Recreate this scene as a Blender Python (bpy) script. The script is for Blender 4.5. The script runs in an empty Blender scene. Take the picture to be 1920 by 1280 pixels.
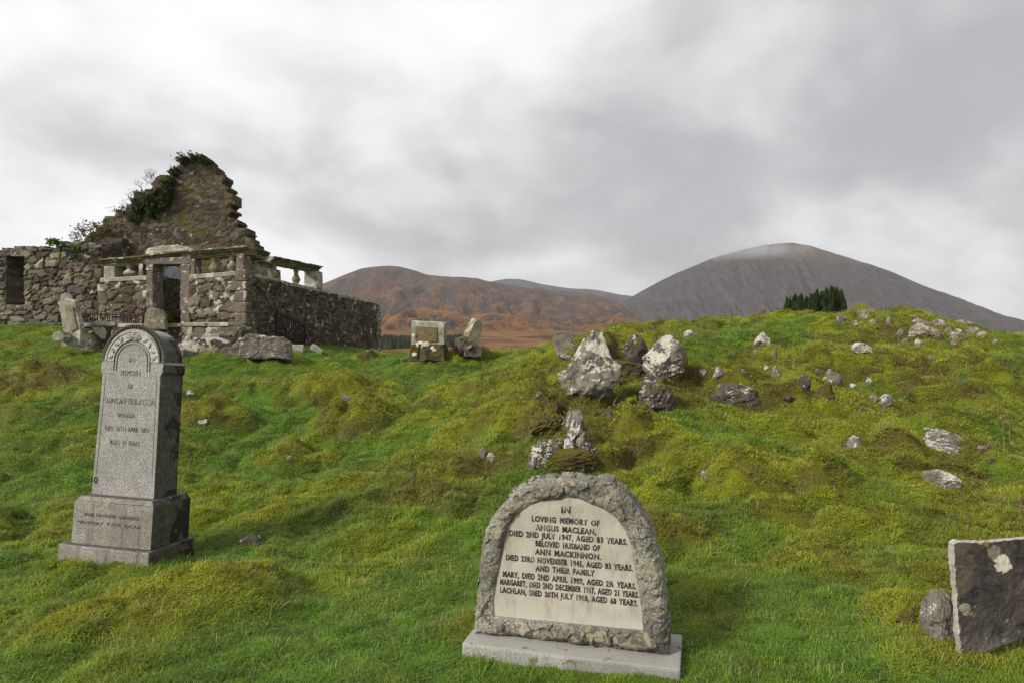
import bpy, bmesh, math, random
import numpy as np
from mathutils import Vector, Matrix, noise as mn, Euler

F = 1280.0
CAMZ = 1.6
S = bpy.context.scene
COL = S.collection
rad = math.radians

# ------------------------------------------------------------------ noise
def _hash(ix, iy, seed):
    h = (ix.astype(np.int64) * 374761393 + iy.astype(np.int64) * 668265263 + seed * 1442695041) & 0x7fffffff
    h = (h ^ (h >> 13)) * 1274126177 & 0x7fffffff
    h = (h ^ (h >> 16)) & 0xffffff
    return h / float(0xffffff)

def vn(x, y, seed=0):
    x = np.asarray(x, float); y = np.asarray(y, float)
    ix = np.floor(x); iy = np.floor(y)
    fx = x - ix; fy = y - iy
    fx = fx * fx * fx * (fx * (fx * 6 - 15) + 10); fy = fy * fy * fy * (fy * (fy * 6 - 15) + 10)
    a = _hash(ix, iy, seed); b = _hash(ix + 1, iy, seed)
    c = _hash(ix, iy + 1, seed); d = _hash(ix + 1, iy + 1, seed)
    return (a + (b - a) * fx + (c - a) * fy + (a - b - c + d) * fx * fy) * 2 - 1

def fbm(x, y, seed=0, octv=4, gain=.5):
    s = 0; amp = 1; tot = 0; ca, sa = math.cos(.6), math.sin(.6)
    for k in range(octv):
        s = s + amp * vn(x, y, seed + k * 17); tot += amp; amp *= gain
        x, y = (x * ca - y * sa) * 2.03 + 3.1, (x * sa + y * ca) * 2.03 - 1.7
    return s / tot

def ss(a, b, x):
    if a > b: return 1 - ss(b, a, x)
    t = np.clip((np.asarray(x, float) - a) / (b - a), 0, 1)
    return t * t * (3 - 2 * t)

# ------------------------------------------------------------------ terrain
def P(u, v, Y): return ((u - 960) / F * Y, Y, CAMZ - (v - 640) / F * Y)
ctrl = [P(*t) for t in [
 (0,1280,3.2),(480,1280,3.25),(960,1280,3.3),(1440,1280,3.2),(1920,1280,3.1),
 (135,1062,5.0),(400,1060,5.0),(700,1050,5.0),(900,1225,3.6),(1250,1255,3.4),(1500,1050,4.8),(1850,1218,3.4),(1920,1000,5),
 (0,900,8),(350,900,8),(700,900,7.5),(1000,890,6.3),(1300,900,6.3),(1600,900,6.5),(1900,880,7),
 (0,750,12),(300,750,12),(600,760,11.5),(850,760,11),(1000,800,8),(1200,780,8),(1500,780,8.5),(1850,780,9),
 (0,660,16.5),(300,680,15.5),(550,680,16),(800,690,15),(950,690,14),(1050,735,9.5),(1200,690,10),(1450,690,10.5),(1650,690,11),(1880,690,11.5),
 (0,612,19.5),(200,642,17),(460,650,16.2),(600,656,19),(700,659,27),(780,664,18),(870,665,17),(950,661,17),(1040,644,13.5),(1120,618,12.5),(1300,611,13),(1450,606,14),
 (1600,590,15),(1700,594,15),(1800,609,14.5),(1920,643,14)]]
ctrl += [(-14,30,1.8),(-6,33,.8),(0,24,.5),(5,22,.9),(9,24,1.0),(14,24,.3),(0,32,-1.2),(12,32,-1.5),(-22,20,2.3),(20,14,.9),
 (-12,4,-.4),(12,4,.3),(-4,-4,-.1),(4,-4,.1),(-10,-4,-.5),(10,-4,.2),(-15,12,.6),(20,30,-1.5),(-26,32,2)]
ctrl = np.array(ctrl)
def _U(r2): return .5 * r2 * np.log(r2 + 1e-9)
_n = len(ctrl)
_K = _U((ctrl[:, None, 0] - ctrl[None, :, 0]) ** 2 + (ctrl[:, None, 1] - ctrl[None, :, 1]) ** 2) + np.eye(_n) * .6
_Pm = np.c_[np.ones(_n), ctrl[:, :2]]
_A = np.zeros((_n + 3, _n + 3)); _A[:_n, :_n] = _K; _A[:_n, _n:] = _Pm; _A[_n:, :_n] = _Pm.T
_w = np.linalg.solve(_A, np.r_[ctrl[:, 2], 0, 0, 0])
def tps(x, y):
    x = np.clip(x, -28, 24); y = np.clip(y, -5, 36)
    z = _w[_n] + _w[_n + 1] * x + _w[_n + 2] * y
    for i in range(_n):
        z = z + _w[i] * _U((x - ctrl[i, 0]) ** 2 + (y - ctrl[i, 1]) ** 2)
    return z
def valley(x, y):
    z = -9 + 4.0 * fbm(x / 90, y / 90, 5, 4) * ss(120, 500, y)
    z = z + np.clip((y - 430) / 770, 0, .75) ** 1.25 * 34
    return z + 6 * fbm(x / 200, y / 200, 9, 3) * ss(500, 1000, y)
def march(u, v, hf):
    Y = np.arange(2.2, 45, .01)
    x = (u - 960) / F * Y; z = CAMZ - (v - 640) / F * Y
    d = z - hf(x, Y)
    k = np.argmax(d < 0)
    if d[k] >= 0: k = np.argmin(d)
    return float(x[k]), float(Y[k])
def base_h(x, y):
    w = ss(31, 130, y); wx = np.maximum(ss(26, 120, x), ss(30, 120, -x)); w = np.maximum(w, wx)
    return tps(x, y) * (1 - w) + valley(x, y) * w
g1 = 'boulders on the mound'; g2 = 'stones half buried in the mound'; g3 = 'stones of the broken outcrop below the boulders'; g4 = 'outcrop stones along the right crest'
ROCKS = []
def R(*a, **k): ROCKS.append((a, k))
R(1103,738,118,80,'grey','big rounded grey boulder, the largest on the mound, white-lichened top',1,.25,0,g1,.34)
R(1122,716,98,101,'white','tall pointed white-topped boulder leaning over the largest grey boulder',2,.66,-.20,g1,.30,cuts=8)
R(1156,715,50,78,'mossy','moss-covered dark boulder hugging the right side of the pointed one',3,.45,-.3,g1,.30)
R(1065,670,48,24,'grey','squat grey boulder left of the pointed boulder, under the square block',4,.1,0,g1)
R(1188,690,64,52,'dark','dark boulder standing between the pointed boulder and white-faced one',305,.1,0,g1)
R(1243,697,84,66,'white','white-faced boulder with dark mossy right side, right of the pointed one',6,.35,.18,g1,.33)
R(1276,702,34,50,'mossy','narrow mossy stone against the right side of the white-faced boulder',7,.3,0,g1)
R(1235,766,76,56,'dark','dark moss-capped boulder below the white-faced one',408,.12,0,g1,.28)
R(1393,757,88,42,'dark','long low blackish boulder with one white patch on top',9,.1,-.05,g1,.22)
R(1372,731,30,14,'white','white lichen-crusted stone lying on the long blackish boulder',10,.2,0,g2,.1)
R(1292,634,24,18,'white','white stone on the crest behind the white-faced boulder',11,.4,0,g2)
R(1435,650,32,24,'white','white wedge-shaped stone below the dry stems on the crest',12,.5,-.2,g2,.15)
R(1620,658,44,14,'white','long flat white stone in the grass below the right crest',13,.3,0,g2,.16)
R(1319,702,20,14,'pale','small pale stone just left of the white cube-like one',14,.3,0,g2)
R(1349,706,27,17,'white','small white-topped stone like a cube, above the long blackish boulder',15,.2,0,g2)
R(1437,698,15,15,'pale','little upright pale stone left of a grey knob',16,.4,.2,g2)
R(1457,709,20,20,'grey','little grey knob of stone right of an upright pale one',17,.3,0,g2)
R(1417,665,14,10,'grey','tiny grey stone in the moss below the white wedge',18,.3,0,g2)
R(1453,672,20,16,'grey','grey stone half sunk in moss under the white wedge-shaped stone',19,.3,0,g2)
R(1507,731,36,24,'dark','dark stone with a white spot, right of the long blackish boulder',20,.2,0,g2)
R(1548,749,36,32,'mossy','round brown moss-cushioned stone right of the white-spotted dark one',21,.2,0,g2)
R(1563,722,40,30,'grey','ridged grey stone above the round brown mossy one',22,.4,0,g2)
R(1601,728,18,10,'white','small slanting white chip right of the ridged grey stone',23,.3,0,g2,.08,tilt=.5)
R(1632,719,16,12,'grey','small grey stone above and right of the slanting white chip',24,.3,0,g2)
R(1486,753,34,13,'dark','thin slate-grey stone lying flat below the white-spotted dark one',25,.2,0,g2,tilt=.2)
R(1660,764,40,25,'grey','jagged grey stone below the slanting white chip',26,.3,0,g2,tilt=.25)
R(1787,841,84,36,'pale','striped grey slab sloping down to the right beneath a moss cushion',27,.2,0,g2,.18,tilt=.42)
R(1848,841,24,9,'grey','small flat grey stone right of the striped sloping slab',28,.2,0,g2)
R(1898,834,14,7,'white','tiny pale stone at the right edge beyond the striped slab',29,.2,0,g2)
R(1604,841,28,22,'grey','grey stone in dry grass above the big brown moss bank',30,.3,0,g2,tilt=.4)
R(1778,913,60,24,'grey','oblong grey-purple stone below the striped slab',31,.1,0,g2,.14,tilt=.1)
R(1327,894,22,14,'grey','small grey stone left of the big brown moss bank',32,.3,0,g2)
R(1148,786,36,25,'dark','dark wedge of rock in the moss below the pointed boulder',33,.3,.1,g2)
R(1011,746,18,12,'dark','tiny dark stone poking from turf left of the largest grey boulder',34,.2,0,g2)
R(1026,810,66,42,'mossy','crumbling grey stone at the top left of the broken outcrop',35,.2,0,g3,.2,rough=.3)
R(1036,778,44,26,'mossy','mossy stone topping the broken outcrop',36,.2,0,g3,rough=.3)
R(1077,828,38,50,'pale','upright pale knobbly stone in the middle of the broken outcrop',37,.2,.1,g3,.15,rough=.3)
R(1068,857,26,34,'pale','pale pitted stone directly under the upright knobbly one',38,.1,-.1,g3,.1,rough=.3)
R(1022,868,60,42,'grey','broad grey pitted stone at the left foot of the broken outcrop',39,.2,0,g3,.2,rough=.25)
R(1102,876,50,36,'dark','dark stone at the right foot of the broken outcrop',40,.2,0,g3,.18,rough=.28)
R(1058,892,60,22,'mossy','mossy dark stone just behind the arch of the nearest headstone',41,.1,0,g3,.15,rough=.25)
R(1000,806,24,18,'grey','small crumbly grey stone at the far left of the broken outcrop top',141,.2,0,g3,rough=.28)
R(1052,800,22,20,'pale','small pale stone left of the upright knobbly one',142,.2,0,g3,rough=.28)
R(1046,836,20,16,'dark','dark stone in the hollow left of the upright knobbly one',143,.2,0,g3,rough=.28)
R(1092,842,26,30,'grey','grey stone tucked behind the right side of the upright knobbly one',144,.2,0,g3,rough=.28)
R(1118,860,24,18,'mossy','mossy stone at the outer right of the broken outcrop',145,.2,0,g3,rough=.28)
R(1072,884,30,16,'dark','dark stone beneath the pale pitted one, above the nearest headstone',146,.2,0,g3,rough=.28)
R(1165,728,150,60,'mossy','broad mossy bedrock hump between the pointed and white-faced boulders',155,.1,0,g1,.30)
R(1068,868,110,26,'mossy','wide mossy bedrock ledge carrying the broken outcrop stones',156,.1,0,g3,.12,rough=.16)
R(1170,700,30,34,'dark','dark rock filling the gap between mossy flank and the dark standing boulder',147,.2,0,g1,rough=.2)
R(1212,700,34,26,'grey','low grey rock at the left foot of the white-faced boulder',148,.2,0,g1,rough=.2)
R(1535,700,16,9,'grey','tiny grey stone above the round brown mossy one',149,.2,0,g2)
R(1690,742,16,9,'grey','tiny grey stone above and right of the jagged grey one',150,.2,0,g2)
R(1640,752,22,12,'pale','flat pale stone touching the left of the jagged grey one',151,.2,0,g2)
R(1395,700,12,8,'grey','tiny grey stone between the cube-like white stone and the upright pale one',152,.2,0,g2)
R(905,858,20,18,'pale','left one of two small pale stones, left of the broken outcrop',42,.3,0,g3,rough=.28)
R(921,864,18,16,'pale','right one of two small pale stones, left of the broken outcrop',43,.3,0,g3,rough=.28)
R(645,754,28,17,'pale','pale stones showing in the yellow hummock in mid slope',44,.4,0,None)
R(375,797,22,13,'pale','pale stone in the front of the hummock right of the tall monument',45,.2,0,None)
R(352,741,22,8,'pale','small pale stone beside the shaft of the tall monument',46,.2,0,None)
R(541,864,12,9,'pale','tiny pale stone in the brown tussock at mid left',47,.2,0,None)
R(462,1024,44,26,'dark','dark brown pointed stone in the grass right of the tall monument base',48,.5,.3,None,.09)
R(1774,1196,64,76,'grey','grey upright stone leaning on the dark gravestone at the right edge',49,.12,0,None,.10)
R(1713,1170,54,24,'mossy','low mossy stone left of the dark gravestone',51,.2,0,None,.07)
R(1859,868,24,9,'dark','small dark stone right of the oblong grey-purple one',52,.2,0,g2)
for i, (u, v, w, h, m, lb) in enumerate([
 (1742,634,64,26,'buff','largest buff stone of the crest outcrop'),(1728,612,40,16,'buff','buff stone above the largest one of the crest outcrop'),(1765,614,30,14,'buff','rounded stone on the skyline right of the crest outcrop top'),
 (1800,636,34,18,'buff','buff stone right of the largest one of the crest outcrop'),(1828,630,30,18,'grey','grey stone near the right end of the crest outcrop'),(1812,612,34,12,'buff','flat buff stone on the skyline at the outcrop right end'),
 (1845,634,20,12,'buff','small buff stone ending the outcrop row on the right'),(1580,604,26,15,'grey','grey stone near the skyline just right of the conifers'),(1620,600,28,18,'buff','buff knob breaking the skyline right of the conifers'),
 (1605,612,16,10,'grey','grey stone under the buff skyline knob'),(1669,612,12,20,'buff','narrow upright stone left of the crest outcrop'),(1692,628,20,12,'grey','grey stone left of the largest buff outcrop stone'),
 (1725,650,16,14,'buff','small buff stone below the largest outcrop stone'),(1748,674,18,9,'buff','low buff stone in grass well below the crest outcrop'),(1868,648,18,12,'buff','last small stone where the right crest slopes down'),
(1640,608,14,9,'buff','tiny buff stone between the skyline knob and the narrow upright stone'),(1712,600,22,9,'grey','flat grey stone on the very skyline above the largest outcrop stone'),
 (1780,626,18,12,'buff','buff stone between the largest outcrop stone and the one right of it'),(1790,648,14,9,'grey','small grey stone under the right half of the crest outcrop'),(1815,650,16,9,'buff','low buff stone at the bottom right of the crest outcrop'),
 (1700,644,14,9,'grey','tiny grey stone at the lower left of the crest outcrop'),
 (1762,634,20,14,'grey','grey stone wedged against the largest outcrop stone')]):
    R(u, v, w, h, m, lb, 60 + i, .2, 0, g4, None)
# (u, v, rx, ry, height, moss, brown)
mounds_px = [(675,800,.75,.45,.24,.75,.75),(600,742,1.1,.45,.2,.9,.3),(400,792,.65,.4,.2,.9,.35),(395,728,.7,.3,.13,.7,.3),
 (395,1120,.5,.4,.15,1,.15),(470,1075,.22,.15,.05,1,.3),(1375,905,.22,.2,.14,1,.2),(540,862,.4,.28,.12,.8,.5),
 (1800,812,.5,.3,.2,1,.3),(1150,810,.45,.3,.2,.6,.9),(130,742,1.1,.22,.24,.3,.8),(25,718,1.1,.25,.28,.2,.9),(240,795,.9,.22,.2,.3,.7),(60,800,.9,.22,.18,.2,.6),(150,870,.8,.2,.14,.4,.5),
 (860,680,.8,.4,.15,.9,.2),(960,700,1.2,.5,.12,.8,.2),(930,800,.8,.3,.12,.8,.3),(1100,700,.6,.4,.15,.9,.4),(1300,735,1.0,.3,.12,.9,.4),
 (1740,640,1.2,.7,.14,.2,.9),(1620,620,.9,.6,.10,.5,.6),(1870,660,1.0,.5,.1,.4,.8),(1780,700,1.3,.4,.12,.6,.6),(1450,760,.9,.3,.12,.9,.3),
 (1040,790,.5,.4,.15,.6,.9),(1060,860,.5,.35,.12,.6,.9),(1650,860,.8,.3,.12,.7,.5),(1200,640,.9,.4,.08,1,.3),(690,672,.5,.3,.08,.5,.3),
 (900,1190,.3,.2,.03,1,.5),(250,860,.9,.3,.12,.4,.3),(860,900,.6,.3,.08,.5,.3),(730,940,.6,.25,.06,.6,.5),(1250,1000,.4,.3,.05,1,.3),
 (1780,1235,.25,.15,.03,.8,.5),(150,1180,.5,.2,.04,.8,.2),(1650,760,.7,.25,.1,.9,.4),(1560,690,.8,.3,.1,.9,.3),(1830,930,.5,.25,.07,.4,.6)]
mounds = []; rockmounds = []
for m in mounds_px:
    x, y = march(m[0], m[1], base_h); mounds.append((x, y) + (m[2], m[3], m[4] * 1.35) + m[5:])
# (u, v of the foot, half width, height) of the turf banks whose steep faces look down the slope
banks = []
for u_, v_, w_, h_ in [(1490,922,.62,.34),(1130,800,.5,.22),(1240,775,.6,.16),(1810,862,.7,.2),(1440,770,.9,.18),(665,822,.5,.24),(385,806,.45,.18),(210,765,1.3,.24),(55,745,1.4,.28),
  (110,850,1.2,.18),(1570,800,.6,.16),(1710,715,.8,.18),(1800,760,.9,.2),(935,842,.5,.18),(1010,778,.5,.2),(590,760,.8,.16),(545,878,.4,.14),(860,700,.9,.14),(1650,680,.8,.16),(1350,745,.7,.16),
  (1860,700,.9,.2),(1500,690,.7,.14),(1700,860,.6,.16),(1250,860,.5,.14),(960,745,.6,.16),(250,870,.9,.14),(700,905,.7,.10),(1120,705,.5,.14),(420,745,.6,.14)]:
    x, y = march(u_, v_, base_h); banks.append((x, y, w_, h_))
def banksum(x, y):
    h = 0 * x; br = 0 * x; lp = 0 * x
    n1 = .16 * fbm(x * 1.9, y * 1.1, 301, 4); n2 = .5 + .5 * ss(-.4, .3, fbm(x * 2.3, y * 2, 305, 3))
    for bx, by, w_, hh in banks:
        e = np.exp(-((x - bx) / w_) ** 4); d = y - by - n1 - .25 * ((x - bx) / w_) ** 2 * w_
        h = np.maximum(h, hh * n2 * e * ss(0, .15, d) * (1 - ss(.25, 1.5, d)))
        br = np.maximum(br, e * ss(-.10, .03, d) * (1 - ss(.09, .20, d)) * min(1, hh * 4.5)); lp = np.maximum(lp, e * ss(.10, .22, d) * (1 - ss(.3, .8, d)))
    return h, br, lp
for a_, k_ in ROCKS:
    x, y = march(a_[0], a_[1], base_h); wm, hm_ = a_[2] / F * y, a_[3] / F * y
    rockmounds.append((x, y + wm * .5 + .10, wm * .55 + .10, wm * .4 + .1, min(.20, hm_ * .38 + .03), .75, .45))
def moundsum(x, y):
    h = 0 * x; t = 0 * x; b = 0 * x
    for mx, my, rx, ry, hh, mo, br in mounds:
        d = ((x - mx) / rx) ** 2 + ((y - my) / ry) ** 2
        g = np.exp(-d * d * .6 - d * .3)
        h = h + hh * g; t = np.maximum(t, g * mo); b = np.maximum(b, g * br)
    hr = 0 * x
    for mx, my, rx, ry, hh, mo, br in rockmounds:
        d = ((x - mx) / rx) ** 2 + ((y - my) / ry) ** 2; g = np.exp(-d * d * .6 - d * .3)
        hr = np.maximum(hr, hh * g); t = np.maximum(t, g * mo); b = np.maximum(b, np.exp(-d * 1.2) * br)
    return h + hr, t, b
def hum(x, y):
    wx = x + .3 * vn(x * 1.3, y * 1.3, 3); wy = y + .3 * vn(x * 1.3, y * 1.3, 4)
    return .45 * np.sqrt(np.abs(vn(wx * .95, wy * 1.5, 11)) + .001) + .35 * np.sqrt(np.abs(vn(wx * 2.1, wy * 3.2, 12)) + .002) + .20 * np.sqrt(np.abs(vn(wx * 4.7, wy * 6.5, 13)) + .003)
def mossfield(x, y):
    bx = ss(-.8, 1.8, x + .35 * (7 - np.abs(y - 9))) * ss(3.0, 5.5, y) 
    n = fbm(x / 1.3, y / .9, 41, 4)
    m = .10 - .06 * (1 - ss(3.5, 6, y)) + (.22 * bx) + .85 * n + .5 * fbm(x * 2.6, y * 2.4, 77, 3)
    return m
def terr(x, y, zb):
    q = zb / .23 + 1.5 * fbm(x / 1.6, y / 1.6, 201, 4) + .2 * vn(x * 4, y * 4, 207)
    f = q - np.floor(q)
    mask = ss(-.25, .25, fbm(x / 1.1 + 5, y / 1.1, 221, 3)) * (.35 + .65 * ss(-1, 1.2, x + .3 * (7 - np.abs(y - 9)))) * ss(4.0, 6.5, y) * (1 - ss(17, 24, y))
    return (ss(.60, .92, f) - f) * .23 * mask, mask * ss(.52, .68, f) * ss(1.0, .88, f), mask * (ss(.9, 1., f) + ss(.38, 0, f))
def ground_h(x, y):
    x = np.asarray(x, float); y = np.asarray(y, float)
    z = base_h(x, y)
    near = 1 - ss(45, 90, y)
    hm, t, b = moundsum(x, y)
    m = np.clip(mossfield(x, y) + t, 0, 1)
    bil = hum(x, y)
    amp = (.18 + .24 * m + .22 * ss(4.5, 9, y)) * ss(2.2, 7, y + 2 * ss(0, 3, np.abs(x)))
    amp = amp * (1 - .55 * ss(14, 20, y))
    z = z + near * (terr(x, y, z + hm)[0] + banksum(x, y)[0] + hm + amp * (bil - .64) + .05 * fbm(x * .9, y * .9, 21, 3) + .018 * fbm(x * 5, y * 5, 31, 3) * (1 + m))
    return z
def gz(x, y): return float(ground_h(np.array([x]), np.array([y]))[0])
def tint_fields(x, y, z=None):
    hm, t, b = moundsum(x, y)
    m = mossfield(x, y) + .85 * t
    m = m + .9 * (hum(x, y) - .5)
    br = b * (.55 + .6 * fbm(x * 3, y * 4, 55, 3)) + .28 * ss(.05, .6, fbm(x * 1.1 + 9, y * 1.6, 66, 4)) * (.4 + ss(0, 3, x))
    br = br + .75 * ss(.52, .30, hum(x, y)) * ss(3.5, 7, y) * (.35 + .65 * ss(-2, 2, x)) * ss(-.3, .3, fbm(x * 2, y * 3, 88, 3))
    _, ri, lip = terr(x, y, base_h(x, y) + hm)
    _, bb_, bl_ = banksum(x, y); m = m + .45 * lip - .15 * ri + .5 * bl_; br = br + .75 * ri + .65 * bb_
    return np.clip(m, 0, 1), np.clip(br, 0, 1)

# ------------------------------------------------------------------ object helpers
def tag(o, label=None, cat=None, group=None, kind=None):
    if label: o['label'] = label
    if cat: o['category'] = cat
    if group: o['group'] = group
    if kind: o['kind'] = kind
    return o
def empty(name, loc=(0, 0, 0), rot=(0, 0, 0)):
    o = bpy.data.objects.new(name, None); COL.objects.link(o)
    o.empty_display_size = .2
    o.location = loc; o.rotation_euler = rot
    return o
def mk(name, verts, faces, mat=None, parent=None, smooth=False, attrs=None):
    me = bpy.data.meshes.new(name)
    me.from_pydata([tuple(v) for v in verts] if not isinstance(verts, np.ndarray) else verts.tolist(), [], faces if not isinstance(faces, np.ndarray) else faces.tolist())
    if smooth: me.polygons.foreach_set('use_smooth', [True] * len(me.polygons))
    if attrs:
        for k, a in attrs.items():
            at = me.attributes.new(k, 'FLOAT', 'POINT'); at.data.foreach_set('value', np.asarray(a, dtype=np.float32))
    me.update()
    if mat: me.materials.append(mat)
    o = bpy.data.objects.new(name, me); COL.objects.link(o)
    if parent: o.parent = parent
    return o
def obm(name, bm, mat, parent=None, smooth=False):
    me = bpy.data.meshes.new(name); bm.normal_update(); bm.to_mesh(me); bm.free()
    if smooth: me.polygons.foreach_set('use_smooth', [True] * len(me.polygons))
    if mat: me.materials.append(mat)
    o = bpy.data.objects.new(name, me); COL.objects.link(o)
    if parent: o.parent = parent
    return o
def facet(p, sc, off=0.):
    q = p * sc + Vector((off, off * .7, off * 1.9))
    d, pts = mn.voronoi(q); c = pts[0]
    h = mn.cell(c * 7.31); k = mn.cell_vector(c * 5.17)
    return (h - .5) * .5 + (q - c).dot(Vector((k[0] - .5, k[1] - .5, k[2] - .5))) * 1.3
class Frame:
    def __init__(s, x, y, dx, dy):
        l = math.hypot(dx, dy); s.x, s.y, s.c, s.s = x, y, dx / l, dy / l; s.ang = math.atan2(dy, dx)
    def px(s, u, v):
        a = (u - 960) / F
        k = (s.x - a * s.y) / (a * s.s - s.c); Y = s.y + k * s.s
        return k, CAMZ - (v - 640) / F * Y
    def poly(s, pts): return [s.px(*p) for p in pts]

def jitter_bm(bm, amp, scale=1.0, seed=0):
    off = Vector((seed * 3.7, seed * 1.3, seed * 7.1))
    for v in bm.verts:
        v.co += mn.noise_vector(v.co * scale + off) * amp + mn.noise_vector(v.co * scale * 3.1 + off) * amp * .4
def block_bm(sx, sy, sz, bev=.02, cuts=2, amp=.008, seed=0, taper=1.0):
    bm = bmesh.new(); bmesh.ops.create_cube(bm, size=1)
    for v in bm.verts:
        t = taper if v.co.z > 0 else 1
        v.co = Vector((v.co.x * sx * t, v.co.y * sy * t, (v.co.z + .5) * sz))
    if bev: bmesh.ops.bevel(bm, geom=bm.edges[:], offset=bev, segments=2, affect='EDGES', profile=.6)
    if cuts: bmesh.ops.subdivide_edges(bm, edges=[e for e in bm.edges if e.calc_length() > max(sx, sy, sz) * .15], cuts=cuts, use_grid_fill=True)
    bmesh.ops.triangulate(bm, faces=[f for f in bm.faces if len(f.verts) > 4])
    jitter_bm(bm, amp, 4 / max(.3, max(sx, sy, sz)), seed)
    return bm
def tube(vs, fs, pts, radii, n=6):
    base = len(vs); pts = [Vector(p) for p in pts]
    for i, p in enumerate(pts):
        d = (pts[min(i + 1, len(pts) - 1)] - pts[max(i - 1, 0)]).normalized()
        a = d.cross(Vector((0, 0, 1)) if abs(d.z) < .9 else Vector((1, 0, 0))).normalized(); b = d.cross(a)
        r = radii[i] if hasattr(radii, '__len__') else radii
        for k in range(n):
            t = 2 * math.pi * k / n; vs.append(p + (a * math.cos(t) + b * math.sin(t)) * r)
    for i in range(len(pts) - 1):
        for k in range(n):
            k2 = (k + 1) % n
            fs.append((base + i * n + k, base + i * n + k2, base + (i + 1) * n + k2, base + (i + 1) * n + k))
    fs.append(tuple(base + k for k in range(n))[::-1]); e = base + (len(pts) - 1) * n
    fs.append(tuple(e + k for k in range(n)))

def ray_poly(c, th, poly):
    dx, dz = math.cos(th), math.sin(th); best = None
    for i in range(len(poly)):
        x1, z1 = poly[i][0] - c[0], poly[i][1] - c[1]; x2, z2 = poly[(i + 1) % len(poly)][0] - c[0], poly[(i + 1) % len(poly)][1] - c[1]
        ex, ez = x2 - x1, z2 - z1; den = dx * ez - dz * ex
        if abs(den) < 1e-12: continue
        t = (x1 * ez - z1 * ex) / den; w = (x1 * dz - z1 * dx) / den
        if t > 0 and -1e-6 <= w <= 1 + 1e-6 and (best is None or t > best): best = t
    return best or .01
def polar_stone(name, outline, depth, mat, parent, bev=.02, rough=.006, seed=0, NA=150, rings=7, y0=None, nscale=6, face_rough=None, smooth=False):
    """prism with the given (s,z) outline, its front at y=-depth/2, its edges rounded, its faces dense enough to be worn by noise"""
    xs = [p[0] for p in outline]; zs = [p[1] for p in outline]
    c = ((min(xs) + max(xs)) / 2, (min(zs) + max(zs)) / 2)
    ths = sorted(set([round(2 * math.pi * k / NA, 5) for k in range(NA)] + [round(math.atan2(p[1] - c[1], p[0] - c[0]) % (2 * math.pi), 5) for p in outline]))
    R = [ray_poly(c, t, outline) for t in ths]; n = len(ths)
    yc = 0 if y0 is None else y0
    prof = [('f', k / rings, -depth / 2) for k in range(1, rings)] + [('e', bev, -depth / 2), ('e', bev * .3, -depth / 2 + bev * .3), ('e', 0, -depth / 2 + bev)]
    ns = max(2, int(depth / .04)); ns = min(ns, 8)
    for k in range(1, ns): prof.append(('e', 0, -depth / 2 + bev + (depth - 2 * bev) * k / ns))
    prof += [('e', 0, depth / 2 - bev), ('e', bev * .3, depth / 2 - bev * .3), ('e', bev, depth / 2)]
    prof += [('f', k / rings, depth / 2) for k in range(rings - 1, 0, -2)]
    fr = rough if face_rough is None else face_rough
    verts = []
    def put(x, y, z, f):
        p = Vector((x, y, z)); q = p * nscale + Vector((seed * 5.1, seed * 2.3, seed * 9.7))
        a = fr if f else rough
        d = mn.noise_vector(q) * a + mn.noise_vector(q * 3) * a * .5
        verts.append(p + d)
    put(c[0], -depth / 2 + yc, c[1], True)
    for kind, e, y in prof:
        for t, r in zip(ths, R):
            rr = (r - bev) * e if kind == 'f' else max(.001, r - e)
            put(c[0] + math.cos(t) * rr, y + yc, c[1] + math.sin(t) * rr, kind == 'f')
    put(c[0], depth / 2 + yc, c[1], True)
    faces = [(0, 1 + (k + 1) % n, 1 + k) for k in range(n)]
    faces = [(0, 1 + k, 1 + (k + 1) % n) for k in range(n)]
    for j in range(len(prof) - 1):
        a = 1 + j * n; b = a + n
        for k in range(n): faces.append((a + k, b + k, b + (k + 1) % n, a + (k + 1) % n))
    a = 1 + (len(prof) - 1) * n; l = len(verts) - 1
    faces += [(l, a + (k + 1) % n, a + k) for k in range(n)]
    return mk(name, verts, faces, mat, parent, smooth)

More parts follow.
